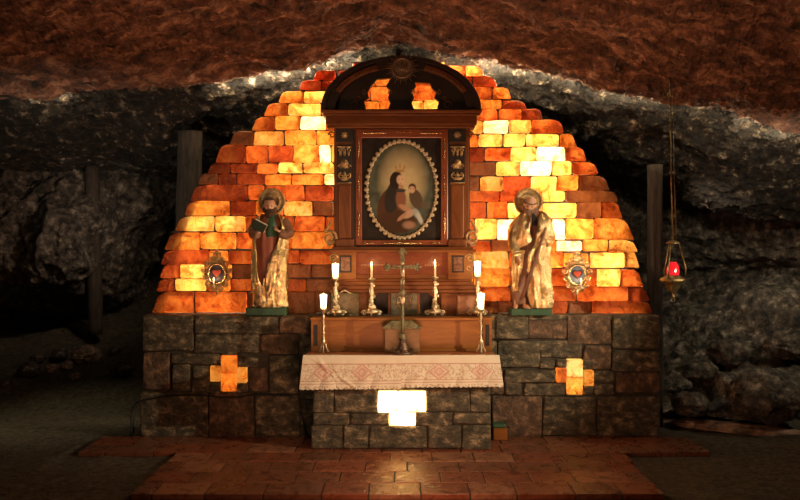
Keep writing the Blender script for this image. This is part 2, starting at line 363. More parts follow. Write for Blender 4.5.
def cross_outline(px):                                  # 12 px/py corners -> x,z
    return [(W(a, b, 0)[0], W(a, b, 0)[2]) for a, b in px]
XL = [(221, 355), (237, 355), (237, 367), (247, 367), (247, 383), (237, 383), (237, 392), (221, 392), (221, 382), (210, 382), (210, 366), (221, 366)]
XR = [(567, 359), (583, 359), (583, 370), (594, 370), (594, 386), (583, 386), (583, 395), (567, 395), (567, 383), (556, 383), (556, 368), (567, 368)]
mb = MB(); hole_panel(mb, (-2.87, 2.88), [cross_outline(XL), cross_outline(XR)], 0, 1.335, .03, .09)
mb.box(-2.87, 2.88, .09, .62, 1.26, 1.335); mb.box(-2.87, -2.8, .09, .62, 0, 1.26); mb.box(2.81, 2.88, .09, .62, 0, 1.26)
mb.box(-2.87, 2.88, .56, .62, 0, 1.26)
mb.build('wall_back_core', M_joint); bpy.data.objects['wall_back_core']['kind'] = 'structure'; bpy.data.objects['wall_back_core']['label'] = 'dark joints and core of the stone base wall'
# ledge top stones
mb = MB()
for k in range(12):
    a = -2.87 + k * .4795; mb.box(a, a + .47, .02, .26, 1.3, 1.353)
tag(mb.build('trim_1', M_stone, bevel=.008), 'stone ledge along the top of the base wall', kind='structure')
def salt_cross(label, cells, y, lamps, lampy):
    t = thing('salt_cross', label, 'salt cross', (W(cells[0][0], cells[0][3], y)[0], y, W(cells[0][0], cells[0][3], y)[2]))
    for k, (a, b, c, d, code) in enumerate(cells):
        p = W(a, d, 0 if y > -.3 else y); q = W(b, c, 0 if y > -.3 else y); mb = MB()
        brick(mb, p[0], q[0], p[2], q[2], y - .012, .1, .012, .006, 0, k + 90, gap=.004)
        mb.build('salt_block', [SALT[code]], t, smooth=True)
    for a, b, pw in lamps:
        p = W(a, b, 0 if y > -.3 else y); lamp('cross_lamp', 'POINT', (p[0], lampy, p[2]), pw, (1, .72, .38), .03)
salt_cross('small glowing orange salt block cross set in the stone wall left of the altar', [(221, 237, 355, 373, 'A'), (221, 237, 373, 392, 'A'), (210, 221, 366, 382, 'Y'), (237, 247, 367, 383, 'Y')], 0, [(228, 362, 1.1), (229, 380, 1.6), (214, 374, .8), (243, 374, .9)], .17)
salt_cross('glowing pale yellow salt block cross set in the stone wall right of the altar', [(567, 583, 359, 377, 'W'), (567, 583, 377, 395, 'Y'), (556, 567, 368, 383, 'A'), (583, 594, 370, 386, 'Y')], 0, [(575, 370, 1.9), (575, 385, 1.8), (588, 378, .9), (561, 376, .6)], .17)

# ================================================================ salt brick wall
YS = .25
def ws_(px, py): return W(px, py, YS)
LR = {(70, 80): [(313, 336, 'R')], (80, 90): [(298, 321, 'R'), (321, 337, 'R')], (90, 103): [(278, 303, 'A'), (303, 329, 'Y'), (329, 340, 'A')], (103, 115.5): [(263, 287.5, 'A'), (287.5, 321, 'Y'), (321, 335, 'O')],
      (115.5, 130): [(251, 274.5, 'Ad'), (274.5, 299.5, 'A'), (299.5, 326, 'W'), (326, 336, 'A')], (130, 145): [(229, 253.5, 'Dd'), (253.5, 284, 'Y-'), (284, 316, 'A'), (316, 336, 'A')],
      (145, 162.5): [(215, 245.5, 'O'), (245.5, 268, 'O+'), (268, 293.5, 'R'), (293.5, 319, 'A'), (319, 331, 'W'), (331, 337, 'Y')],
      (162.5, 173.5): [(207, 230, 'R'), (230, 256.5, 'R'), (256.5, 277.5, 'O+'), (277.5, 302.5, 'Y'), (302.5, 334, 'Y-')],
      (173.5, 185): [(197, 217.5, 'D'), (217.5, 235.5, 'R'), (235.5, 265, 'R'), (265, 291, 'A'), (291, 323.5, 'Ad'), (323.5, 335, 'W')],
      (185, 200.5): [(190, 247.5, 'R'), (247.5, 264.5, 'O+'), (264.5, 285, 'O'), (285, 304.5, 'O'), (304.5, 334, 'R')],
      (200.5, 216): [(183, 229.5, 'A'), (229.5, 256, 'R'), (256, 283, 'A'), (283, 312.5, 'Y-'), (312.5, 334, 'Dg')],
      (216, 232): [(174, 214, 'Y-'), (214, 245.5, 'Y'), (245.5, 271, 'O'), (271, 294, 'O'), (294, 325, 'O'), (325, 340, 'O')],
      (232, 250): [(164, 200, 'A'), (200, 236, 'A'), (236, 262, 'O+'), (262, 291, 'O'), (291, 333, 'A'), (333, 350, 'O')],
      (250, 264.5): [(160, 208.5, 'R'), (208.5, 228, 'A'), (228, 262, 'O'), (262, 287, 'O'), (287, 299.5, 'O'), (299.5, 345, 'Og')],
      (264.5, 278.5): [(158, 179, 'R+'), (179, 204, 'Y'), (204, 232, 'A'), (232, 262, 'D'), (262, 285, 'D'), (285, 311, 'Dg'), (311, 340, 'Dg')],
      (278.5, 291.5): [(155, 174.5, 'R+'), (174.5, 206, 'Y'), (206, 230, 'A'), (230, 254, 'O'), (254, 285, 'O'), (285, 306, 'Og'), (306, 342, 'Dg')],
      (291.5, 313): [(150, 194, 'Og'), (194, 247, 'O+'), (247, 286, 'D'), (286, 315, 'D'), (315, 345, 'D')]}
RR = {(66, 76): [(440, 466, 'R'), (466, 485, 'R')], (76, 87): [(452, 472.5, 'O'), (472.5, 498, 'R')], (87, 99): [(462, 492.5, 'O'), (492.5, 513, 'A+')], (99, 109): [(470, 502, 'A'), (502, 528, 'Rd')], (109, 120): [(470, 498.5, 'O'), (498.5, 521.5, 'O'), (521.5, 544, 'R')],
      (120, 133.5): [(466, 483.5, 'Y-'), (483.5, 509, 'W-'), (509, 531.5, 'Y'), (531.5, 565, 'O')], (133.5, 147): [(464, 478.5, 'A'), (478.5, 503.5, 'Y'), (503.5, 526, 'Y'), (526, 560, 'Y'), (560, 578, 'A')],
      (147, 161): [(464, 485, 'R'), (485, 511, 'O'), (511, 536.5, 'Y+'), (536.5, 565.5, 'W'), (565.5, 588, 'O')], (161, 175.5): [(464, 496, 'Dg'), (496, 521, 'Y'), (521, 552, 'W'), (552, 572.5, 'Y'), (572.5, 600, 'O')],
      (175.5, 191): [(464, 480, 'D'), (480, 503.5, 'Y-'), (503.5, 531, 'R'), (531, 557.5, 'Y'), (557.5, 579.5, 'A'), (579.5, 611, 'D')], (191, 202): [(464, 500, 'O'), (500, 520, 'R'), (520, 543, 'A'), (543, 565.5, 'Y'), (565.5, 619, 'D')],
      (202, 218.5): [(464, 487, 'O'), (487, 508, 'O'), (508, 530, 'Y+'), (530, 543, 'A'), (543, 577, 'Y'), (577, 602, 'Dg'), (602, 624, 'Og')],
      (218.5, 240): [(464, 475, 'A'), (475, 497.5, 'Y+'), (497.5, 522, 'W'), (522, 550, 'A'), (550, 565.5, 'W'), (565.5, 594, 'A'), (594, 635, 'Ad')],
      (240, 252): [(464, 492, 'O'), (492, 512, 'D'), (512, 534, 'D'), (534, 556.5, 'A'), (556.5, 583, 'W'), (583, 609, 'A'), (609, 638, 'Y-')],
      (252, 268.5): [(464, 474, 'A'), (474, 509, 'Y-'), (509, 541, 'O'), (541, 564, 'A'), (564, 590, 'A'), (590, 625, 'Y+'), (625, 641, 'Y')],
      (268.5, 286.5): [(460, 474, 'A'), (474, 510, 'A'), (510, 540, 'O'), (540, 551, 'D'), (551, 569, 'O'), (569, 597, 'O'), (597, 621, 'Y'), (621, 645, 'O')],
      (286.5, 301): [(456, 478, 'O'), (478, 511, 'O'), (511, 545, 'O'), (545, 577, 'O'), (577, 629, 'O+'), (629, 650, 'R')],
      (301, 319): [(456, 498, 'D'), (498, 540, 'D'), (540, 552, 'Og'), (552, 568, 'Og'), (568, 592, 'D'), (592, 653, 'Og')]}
# middle courses, mostly hidden behind the altarpiece but seen through its pediment
MR = {}
rr = random.Random(5)
for (a, b) in [(62, 70), (70, 78), (78, 86), (86, 100), (100, 113), (113, 128)]:
    x = 338; e = 466 if a > 80 else 452; L = []
    if a < 70: x, e = 352, 445
    cuts = [x] + {62: [372, 392, 412, 432], 70: [360, 380, 402, 424], 78: [356, 375, 396, 414, 434], 86: [352, 370, 390, 410, 436], 100: [358, 379, 392, 424, 441], 113: [370, 410, 440]}[a] + [e]
    for u, v in zip(cuts[:-1], cuts[1:]):
        L.append((u, v, {62: 'R', 70: 'R', 78: 'A' if v < 400 else 'O', 86: 'O+' if v < 400 else 'O+', 100: 'A' if v < 420 else 'Y+', 113: 'O'}[a]))
    MR[(a, b)] = L
PW = {'W': 1.9, 'Y': .95, 'A': .5, 'O': .12, 'R': 0, 'D': 0}
mb = MB(); mm = MB(); k = 0
rl = random.Random(8)
for D_, side in ((LR, 0), (RR, 1), (MR, 2)):
    for (a, b), L in D_.items():
        za = ws_(0, b)[2]; zb = ws_(0, a)[2]
        if b >= 312: za = 1.353
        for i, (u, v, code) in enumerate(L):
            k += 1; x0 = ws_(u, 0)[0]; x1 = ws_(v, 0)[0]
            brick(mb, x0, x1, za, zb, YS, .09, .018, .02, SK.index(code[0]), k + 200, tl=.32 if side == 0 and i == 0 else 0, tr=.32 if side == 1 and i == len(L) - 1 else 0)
            p = PW[code[0]]
            if '+' in code: p = max(p, .3) * 1.5
            if '-' in code: p *= .6
            if 'g' in code: p = max(p, .12)
            if 'd' in code: p *= .3
            p *= 2.0
            if p: lamp('salt_wall_lamp', 'POINT', (x0 + (x1 - x0) * rl.uniform(.35, .65), YS + .17, za + (zb - za) * rl.uniform(.4, .6)), p, (1, .78, .5), .03)
            if (v < 466 or side == 1) and not (side == 1 and i == len(L) - 1): mm.box(x1 - .007, x1 + .007, YS + .03, YS + .06, za, zb)
        mm.box(ws_(L[0][0] + (7 if side == 0 else 0), 0)[0], ws_(L[-1][1] - (8 if side == 1 else 0), 0)[0], YS + .03, YS + .06, zb - .007, zb + .007)
for px, py, p in ((300, 98, 3), (312, 123, 4), (328, 150, 4), (292, 170, 4), (205, 215, 5), (188, 275, 5), (215, 245, 3), (305, 212, 3), (230, 300, 2), (500, 128, 5), (545, 154, 7), (530, 172, 6), (520, 208, 5), (505, 228, 6), (558, 228, 6), (572, 246, 6),
                  (608, 262, 5), (606, 280, 4), (545, 190, 5), (560, 205, 4), (480, 80, 2), (440, 95, 3), (380, 95, 2), (490, 280, 3), (590, 210, 2), (325, 240, 2)):
    q = W(px, py, YS + .38); lamp('salt_back_lamp', 'POINT', q, p * 1.3, (1, .8, .52), .05)
tw = thing('salt_brick_wall', 'arched wall of glowing orange salt bricks rising behind the altarpiece', 'salt brick wall', (0, YS, 1.353))
tw['kind'] = 'structure'
mb.build('salt_bricks', SM, tw, smooth=True); mm.build('mortar', M_mortar, tw)
# unseen dark casing, added to keep the salt lamps from lighting the rear cave
out = [(149, 313), (165, 250), (176, 215), (197, 175), (216, 146), (252, 117), (280, 94), (312, 76), (352, 66), (445, 66), (490, 76), (520, 95), (550, 112), (580, 140), (605, 170), (625, 205), (640, 250), (650, 290), (652, 319)]
P = [(W(a, b, YS)[0] * .965, W(a, b, YS)[2] - .12) for a, b in out]
mb = MB(); mb.prism([(x * .99, z) for x, z in P], .95, 1.0)
for (x0, z0), (x1, z1) in zip(P[:-1], P[1:]):
    mb.add([(x0, .33, z0), (x1, .33, z1), (x1, .95, z1), (x0, .95, z0), (x0 * .985, .33, z0 - .02), (x1 * .985, .33, z1 - .02), (x1 * .985, .95, z1 - .02), (x0 * .985, .95, z0 - .02)],
           [(0, 1, 2, 3), (4, 7, 6, 5), (0, 4, 5, 1), (2, 6, 7, 3), (0, 3, 7, 4), (1, 5, 6, 2)])
mb.build('light_blocking_casing', M_mortar, tw)
# lamps hidden on the ledge above the salt wall that light the rock fissure
for px, py, y, p in ((268, 72, 0, 1.2), (306, 64, 0, 1.5), (350, 57, 0, 1.3), (442, 57, 0, 2), (470, 61, 0, 2.2), (500, 67, 0, 2.2), (530, 73, 0, 1.5), (570, 82, 0, 1), (625, 95, 0, 1), (222, 84, .42, .8), (250, 77, .4, 1.2), (285, 69, .4, 1.6), (330, 60, .42, 1.3), (372, 56, .42, 1.0), (430, 57, .42, 1.6), (455, 60, .4, 2.0), (485, 65, .4, 2.4), (515, 70, .42, 2.0),
                     (545, 76, .42, .8), (600, 90, .42, .8), (650, 100, .42, 1.1), (700, 112, .42, .7), (745, 120, .42, 1.0), (785, 128, .42, 1.2), (60, 92, .3, .5), (30, 92, .3, .4)):
    q = W(px, py, .3); lamp('ledge_lamp', 'POINT', (q[0], .3, q[2] - .08), p * 5, (1, .8, .5), .03)

# ================================================================ tiled floor
mb = MB(); rt = random.Random(3); ys = [.02, -.33, -.66, -1.0, -1.34, -1.68, -2.02]
for i in range(6):
    xa, xb = (-3.32, 3.2) if i < 2 else (-2.3, 2.26)
    if i == 2: xb = 2.3
    x = xa - (.22 if i % 2 else 0)
    while x < xb - .02:
        w = rt.choice((.4, .45, .5, .42)); x0 = max(x, xa); x1 = min(x + w, xb)
        if x1 - x0 > .06:
            dz = rt.uniform(-.004, .004); mb.box(x0 + .006, x1 - .006, ys[i + 1] + .006, ys[i] - .006, -.05, .0 + dz, rt.choice((0, 0, 1, 1, 2)))
        x += w
fl = tag(mb.build('floor', M_tile, bevel=.006), 'worn reddish brown tiled floor in front of the altar', kind='structure')
mb = MB(); mb.box(-3.31, 3.19, -.65, .02, -.06, -.008); mb.box(-2.29, 2.25, -2.01, -.65, -.2, -.008)
tag(mb.build('trim_2', M_joint), 'dark mortar bed and step edge under the tiles', kind='structure')
mb = MB(); i = 0
for y0 in np.arange(-4.4, -2.05, .36):
    x = -2.6 - .2 * (i % 2); i += 1
    while x < 2.5: mb.box(x + .006, x + .46, y0 + .006, y0 + .35, -.2, -.12, rt.choice((0, 1))); x += .466
tag(mb.build('floor_lower', M_tile[:2], bevel=.006), 'lower tiled step in front of the tiled floor', kind='structure')
# ================================================================ materials of the furnishings
M_wal = mat('walnut_wood', (.10, .028, .007), (.24, .08, .02), .42, scale=5, stretch=(1, 1, .25), bump=.1, spec=.3)
M_walh = mat('walnut_wood_level', (.10, .028, .007), (.24, .08, .02), .42, scale=5, stretch=(.25, 1, 1), bump=.1, spec=.3)
M_red = mat('reddish_panel', (.16, .035, .012), (.27, .075, .025), .33, scale=6, stretch=(.4, 1, 1.6))
M_honey = mat('honey_wood', (.2, .07, .014), (.33, .13, .03), .45, scale=5, stretch=(.25, 1, 2), bump=.08, spec=.3)
M_top = mat('altar_top_wood', (.24, .075, .025), (.32, .11, .04), .38, scale=5, stretch=(.3, 2, 1))
M_dark = mat('dark_wood', (.012, .008, .006), (.03, .018, .012), .5, scale=6)
M_gold = mat('gilding', (.95, .76, .42), (.6, .38, .15), .24, 1, scale=16, bump=.5, bscale=35)
M_oldgold = mat('old_gilding', (.75, .55, .28), (.3, .18, .08), .34, .9, scale=25, bump=.6, bscale=50)
M_brass = mat('pale_brass', (.8, .7, .48), (.55, .45, .28), .3, .9, scale=30, bump=.3, bscale=60)
M_green = mat('green_paint', (.02, .06, .03), (.04, .11, .055), .5, scale=12)
M_flesh = mat('painted_flesh', (.52, .29, .18), (.62, .38, .25), .45, scale=14)
M_hair = mat('painted_brown_hair', (.035, .018, .01), (.09, .045, .025), .6, scale=30, bump=.8, bscale=50)
M_robe = mat('brown_red_robe', (.2, .05, .025), (.3, .09, .045), .5, scale=10, bump=.3)
M_brown = mat('dull_brown_robe', (.13, .055, .03), (.22, .10, .055), .5, scale=10, bump=.3)
M_wax = mat('candle_wax', (.85, .72, .5), None, .4)
M_flame = emit('candle_flame', (1, .62, .25), 14)
M_glow = emit('lit_candle_glass', (1, .72, .38), 7)
M_black = mat('black_paint', (.01, .01, .01), None, .5)
M_pedestal = mat('small_pedestal', (.17, .085, .035), (.26, .15, .07), .5, scale=7, bump=.1, spec=.3)
M_gmetal = mat('green_bronze', (.09, .095, .05), (.3, .27, .15), .4, .75, scale=25, bump=.4)

# ================================================================ altar
AY = -.56
al = thing('altar', 'stone block altar with a wooden top and a glowing cross opening', 'altar', (0, -.28, 0))
AS = [(312, 345, 362, 388), (345, 378, 362, 388), (378, 426, 362, 391), (426, 460, 362, 388), (460, 491, 362, 388),
      (312.5, 334, 388, 413), (334, 377.5, 388, 413), (426, 470, 388, 412), (470, 491, 388, 412), (312, 350, 413, 425), (350, 388.5, 413, 425.5), (416, 453, 412, 426), (453, 491, 413, 425),
      (311.5, 343, 425, 449.5), (343, 369, 425, 450), (369, 427, 426.5, 451), (427, 461, 426, 451), (461, 491, 425, 451)]
mb = MB()
for k, (a, b, c, d) in enumerate(AS):
    p = W(a, d, AY); q = W(b, c, AY); z0 = p[2]
    if z0 < .06: z0 = .002
    brick(mb, p[0], q[0], z0, min(q[2], .935), AY, .12, .016, .018, 0, k + 500, gap=.009)
xa = W(312, 0, AY)[0]; xb = W(491, 0, AY)[0]
for i in range(6):                                        # side stones
    for sx in (xa, xb): mb.box(min(sx, sx * .99), max(sx, sx * .99), AY + .13 + .0, -.02, .002 + i * .155, .15 + i * .155)
mb.build('stone_block', M_stone, al, smooth=True)
mb = MB(); XA = [(W(a, b, AY)[0], W(a, b, AY)[2]) for a, b in [(378, 391.5), (426, 391.5), (426, 412), (415.5, 412), (415.5, 426), (389, 426), (389, 413), (378, 413)]]
mb.prism([(xa + .02, .003), (xb - .02, .003), (xb - .02, .93), (xa + .02, .93)], AY + .03, AY + .08, [XA])
mb.box(xa + .02, xb - .02, -.06, -.02, .003, .93); mb.box(xa + .02, xa + .05, AY + .08, -.06, .003, .93); mb.box(xb - .05, xb - .02, AY + .08, -.06, .003, .93)
mb.build('core', M_joint, al)
tp = W(303, 355, -.62); zt = .985
mb = MB(); mb.box(-.99, 1.0, -.615, -.015, .937, zt); mb.build('tabletop', M_top, al, bevel=.006)
t = al
for k, (a, b, c, d, code) in enumerate([(378, 398, 391.5, 413, 'W'), (398, 426, 391.5, 412, 'W'), (389, 415.5, 412.5, 426, 'W')]):
    p = W(a, d, AY); q = W(b, c, AY); mb = MB(); brick(mb, p[0], q[0], p[2], q[2], AY + .004, .1, .012, .006, 0, k + 190, gap=.004)
    mb.build('salt_block', [SALT[code]], al, smooth=True)
for a, b, pw in ((388, 401, 1.9), (402, 402, 2.6), (417, 401, .9), (402, 418, 3.2)):
    p = W(a, b, AY); lamp('cross_lamp', 'POINT', (p[0], AY + .2, p[2]), pw * 9, (1, .76, .46), .03)

# altar cloth: a linen strip along the front edge, hanging down, with scalloped hem and pink embroidered diamonds
M_cloth = bpy.data.materials.new('embroidered_linen'); M_cloth.use_nodes = True
nt = M_cloth.node_tree; at = nt.nodes.new('ShaderNodeVertexColor'); at.layer_name = 'col'; bs = nt.nodes['Principled BSDF']; bs.inputs['Roughness'].default_value = .8
nt.links.new(at.outputs[0], bs.inputs['Base Color'])
nu, nv = 560, 110; u = np.linspace(0, 1, nu); v = np.linspace(0, 1, nv); U, V_ = np.meshgrid(u, v, indexing='ij')
xl = W(303, 0, -.63)[0]; xr = W(499.5, 0, -.63)[0]
topb = .05                                                # share of the strip lying on the table edge
hang = np.clip((V_ - topb) / (1 - topb), 0, 1)
drop = np.where(U < .5, .325 - .035 * np.clip((U - .0) * 3, 0, 1) * 0 + .02 * (1 - U), .33 - .015 * U)
scal = .010 * np.abs(np.sin(U * PI * 42)) * np.clip((hang - .8) * 5, 0, 1)
X = xl + (xr - xl) * U; X = X + np.where(U < .03, -.02 * hang, 0) * (1 - U / .03) + np.where(U > .97, .02 * hang, 0) * ((U - .97) / .03)
X = X + .02 * hang * (U - .5) * 2
fold = .012 * np.sin(U * 23 + 1.2) * hang + .008 * np.sin(U * 51 + V_ * 5) * hang + .018 * np.exp(-((U - .07 - .12 * hang) / .012) ** 2) * np.clip(hang * 4, 0, 1) * np.exp(-hang * 1.5) + .012 * np.exp(-((U - .03 - .25 * hang) / .014) ** 2) * np.clip(hang * 3, 0, 1)
Y = np.where(V_ < topb, -.615 + .02 * (1 - V_ / topb), -.622 - np.abs(fold) - .004)
Z = np.where(V_ < topb, zt + .0045, zt + .004 - hang * drop - scal)
G = np.stack([X, Y, Z], -1)
back = G.copy(); back[:, :, 1] += np.where(V_ < topb, 0, .003); back[:, :, 2] -= np.where(V_ < topb, .003, 0)
me = bpy.data.meshes.new('altar_cloth'); i = np.arange(nu - 1)[:, None] * nv + np.arange(nv - 1)[None, :]
F = np.stack([i, i + nv, i + nv + 1, i + 1], -1).reshape(-1, 4)
me.from_pydata(G.reshape(-1, 3).tolist(), [], F.tolist()); me.materials.append(M_cloth)
me.polygons.foreach_set('use_smooth', [True] * len(me.polygons))
wx = (X - (xl + xr) / 2); hz = hang * .32                # metres across, metres down
c = np.zeros((nu, nv, 3)) + np.array([.64, .62, .50])
P3 = np.stack([wx * 85, hz * 85, 0 * wx], -1).reshape(-1, 3); lace = vn(P3, 4).reshape(nu, nv); lace2 = vn(P3 * 1.7, 6).reshape(nu, nv)
band = (hz > .085) & (hz < .245)
holes = band & (lace > .55) & (lace2 > .35)
c[holes] = (.46, .37, .28)
for a in (.082, .248, .272): c[np.abs(hz - a) < .004] = (.42, .26, .2)
for px_, w_ in ((323, .9), (362, 1), (439, 1), (481, 1)):
    x0 = (px_ - 401.3) * 7.94 / FOC; d = np.abs(wx - x0) / .105 + np.abs(hz - .165) / .085
    c[(d < 1) & (lace2 > .4)] = (.55, .42, .34)
    for q in (.97, .45): c[np.abs(d - q) < .09] = (.52, .32, .27)
c[(hz > .29) & (lace > .6)] = (.4, .33, .24)
ca = me.color_attributes.new('col', 'FLOAT_COLOR', 'POINT'); ca.data.foreach_set('color', np.concatenate([c, np.ones((nu, nv, 1))], -1).ravel())
cl = bpy.data.objects.new('altar_cloth', me); COL.objects.link(cl); so = cl.modifiers.new('thick', 'SOLIDIFY'); so.thickness = .003; so.offset = -1
tag(cl, 'white lace altar cloth with pink diamond embroidery hanging over the altar front', 'altar cloth')

# ================================================================ gradine, the wooden step behind the altar top
GZ = 1.345; GY = -.27
gr = thing('altar_step', 'long honey brown wooden step standing across the back of the altar top', 'altar step', (0, -.14, zt))
x0 = W(311, 0, GY)[0]; x1 = W(492, 0, GY)[0]
mb = MB(); mb.box(x0 + .01, x1 - .01, GY + .012, -.016, zt + .001, GZ - .02); mb.build('step_body', M_honey, gr)
mb = MB(); mb.box(x0 - .01, x1 + .01, GY - .012, -.016, GZ - .022, GZ); mb.build('step_top', M_honey, gr, bevel=.005)
for sx in (-1, 1):
    xc = (x0 + .05) if sx < 0 else (x1 - .05)
    mb = MB(); mb.box(xc - .05, xc + .05, GY, GY + .02, zt + .001, GZ - .022); mb.build('end_panel', M_honey, gr, bevel=.003)
    mb = MB(); mb.box(xc - .022, xc + .022, GY - .003, GY + .01, zt + .06, GZ - .07); mb.build('inlay', M_black, gr)
mb = MB(); mb.box(x0, x1, GY - .004, GY + .014, zt + .001, zt + .03); mb.build('base_rail', M_honey, gr, bevel=.003)

# small pedestal in front of the step and crucifix
pd = thing('crucifix_pedestal', 'small pale wooden box pedestal standing behind the crucifix foot', 'pedestal', (W(402, 0, -.36)[0], -.36, zt))
cx = pd.location.x; mb = MB(); mb.box(cx - .185, cx + .185, -.395, -.288, zt + .0, 1.24)
mb.build('box', M_pedestal, pd, bevel=.006)
mb = MB(); mb.add([(cx + a * w, y, z) for z, w, ys in ((1.24, .205, (-.405, -.284)), (1.262, .205, (-.405, -.284)), (1.33, .10, (-.385, -.3)))
                   for a, y in ((-1, ys[0]), (1, ys[0]), (1, ys[1]), (-1, ys[1]))],
                  [(3, 2, 1, 0), (8, 9, 10, 11)] + [(l * 4 + i, l * 4 + (i + 1) % 4, l * 4 + 4 + (i + 1) % 4, l * 4 + 4 + i) for l in (0, 1) for i in range(4)])
mb.build('sloping_lid', M_gmetal, pd, bevel=.004)
CY = -.53; cz = zt + .007
def cxz(px, py): q = W(px, py, CY); return q[0], q[2]
cr_ = thing('crucifix', 'tall bronze standing crucifix with trefoil arm ends on the altar', 'crucifix', (cxz(402.5, 0)[0], CY, cz))
x = cr_.location.x
mb = MB(); mb.lathe([(.10, 0), (.105, .015), (.09, .03), (.05, .045), (.06, .07), (.045, .10), (.03, .13), (.045, .15), (.02, .17)], (x, CY, cz), 12, lobes=3, amp=.15)
for a in (PI * .5, PI * 1.17, PI * 1.83): mb.scroll((x + .1 * math.cos(a), CY + .08 * math.sin(a), cz + .035), .032, 1.2, .009, 1, plane=a)
mb.build('foot', mat('dark_bronze', (.05, .03, .02), (.12, .07, .04), .4, .6), cr_, smooth=True)
zc = cxz(0, 267)[1]; zt2 = cxz(0, 249)[1]; zk = cz + .17
mb = MB(); mb.lathe([(.018, 0), (.05, .02), (.02, .04), (.022, .06)], (x, CY, zk - .02), 12, lobes=4, amp=.3)
mb.lathe([(.016, 0), (.017, .1), (.03, .13), (.017, .15), (.016, zc - zk - .32), (.035, zc - zk - .29), (.018, zc - zk - .26), (.016, zc - zk - .22)], (x, CY, zk + .02), 10)
mb.build('shaft', M_gmetal, cr_, smooth=True)
mb = MB(); xl_, xr_ = cxz(384, 0)[0], cxz(420, 0)[0]
mb.box(x - .022, x + .022, CY - .012, CY + .012, zc - .2, zt2 + .01); mb.box(xl_ + .03, xr_ - .03, CY - .0125, CY + .0125, zc - .02, zc + .02)
for ex, ez, dx, dz in ((xl_, zc, -1, 0), (xr_, zc, 1, 0), (x, zt2, 0, 1)):
    for q in (-1, 0, 1):
        a = math.atan2(dz, dx) + q * PI / 2; bx_ = ex - dx * .035; bz_ = ez - dz * .035
        mb.ell((bx_ + .026 * math.cos(a), CY, bz_ + .026 * math.sin(a)), (.02, .013, .02), 10, 8)
    mb.ell((ex - dx * .035, CY, ez - dz * .035), (.022, .014, .022), 10, 8)
mb.build('cross', M_gmetal, cr_, smooth=False)
mb = MB(); mb.tube([(x, CY - .03, zc + .01), (x, CY - .032, zc - .06), (x + .008, CY - .03, zc - .12)], [.017, .022, .014], 8)
mb.ell((x, CY - .034, zc + .035), (.013, .014, .017), 10, 8)
for s in (-1, 1):
    mb.tube([(x, CY - .03, zc + .005), (x + s * .05, CY - .026, zc + .012), (x + s * .1, CY - .02, zc + .02)], [.009, .006, .005], 6)
    mb.tube([(x + s * .008, CY - .03, zc - .11), (x + s * .014, CY - .042, zc - .155), (x + s * .003, CY - .026, zc - .21)], [.011, .009, .006], 6)
mb.build('corpus', M_brass, cr_, smooth=True)
mb = MB(); mb.ell((x, CY - .02, cxz(0, 300)[1]), (.028, .012, .045), 12, 8); mb.ell((x + .01, CY - .022, cxz(0, 300)[1] - .01), (.016, .012, .03), 10, 8)
mb.build('ornament', M_brass, cr_, smooth=True)

# ================================================================ retable
rt_ = thing('altarpiece', 'dark wooden baroque altarpiece with arched pediment framing an oval painting', 'altarpiece', (W(402, 0, .1)[0], .1, GZ))
YB = .24
def pb(name, m, px0, px1, py0, py1, yf, yb=YB, bevel=.006, parent=rt_):
    mb = MB(); mb.pbox(px0, px1, py0, py1, yf, yb); return mb.build(name, m, parent, bevel=bevel)
zb0 = W(0, 318, .04)[2]
# lower section
pb('base', M_walh, 330, 366, 293, 317.4, .03); pb('base', M_walh, 441, 477, 293, 317.4, .03)
pb('shadow_recess', M_dark, 366, 441, 284, 317.4, .16)  # dark board whose tone stands for shadows cast by the candlesticks
for s in (-1, 1):                                        # curved shapes standing in for candlestick shadows either side of the tabernacle
    P = [(403.5 + s * d, y) for d, y in ((38, 317), (38, 285), (14, 285), (16, 290), (24, 292), (31, 299), (33, 308), (33, 317))]
    mb = MB(); mb.prism([(W(a, b, .08)[0], W(a, b, .08)[2]) for a, b in P], .08, .17); mb.build('shadow_arch', M_wal, rt_, bevel=.004)
tb = pb('tabernacle', M_wal, 388, 420, 284, 317.4, .05)
pb('tabernacle_door', mat('greenish_door', (.06, .08, .06), (.2, .17, .10), .4, .3, scale=24), 391, 417, 288, 315, .04, .06, .004, tb)
mb = MB(); q = W(404, 300, .035)
for s in (-1, 1):
    mb = MB(); mb.scroll((q[0] + s * .05, .035, q[2] + .04), .035, 1.2, .006, s); mb.tube([(q[0] + s * .085, .035, q[2] + .04), (q[0] + s * .07, .035, q[2] - .01), (q[0] + s * .085, .035, q[2] - .06)], .006, 6); mb.scroll((q[0] + s * .05, .035, q[2] - .06), .035, 1.2, .006, s)
    mb.build('door_ornament', M_oldgold, tb, smooth=True)
for k, (a, b, y0, y1, yf) in enumerate(((329, 479, 289.5, 293, .0), (331, 477, 285.5, 289.5, .02), (333, 474, 281.5, 285.5, .035), (335, 472, 279, 281.5, .05))):
    pb('moulding', M_walh, a, b, y0, y1, yf, bevel=.008)
pb('predella_panel', M_red, 352, 449, 251, 279, .09)
pb('panel_rail', M_walh, 353, 448, 274, 279, .075)
for a, b, c, d in ((331, 356, 341, 350), (448, 473, 453.5, 462.5)):
    blk = pb('end_block', M_honey, a, b, 252, 279.2, .045)
    pb('small_picture_frame', M_dark, c - 1.5, d + 1.5, 255.5, 272.5, .036, .05, .003, blk)
    f = pb('small_picture', mat('small_icon', (.05, .02, .015), (.35, .16, .08), .5, scale=22), c, d, 257, 271, .031, .04, .001, blk)
mb = MB(); ri = random.Random(2)
for lo, hi in ((361, 385), (425, 440)):
    xx = lo
    mb = MB()
    while xx < hi: q = W(xx, 265, .086); w = ri.uniform(.006, .014); mb.box(q[0], q[0] + w, .086, .092, q[2] - .006, q[2] + ri.choice((.003, .006))); xx += w * 89 + .9
    mb.build('gilt_line', mat('worn_gilt_letters', (.5, .3, .16), None, .6), rt_)
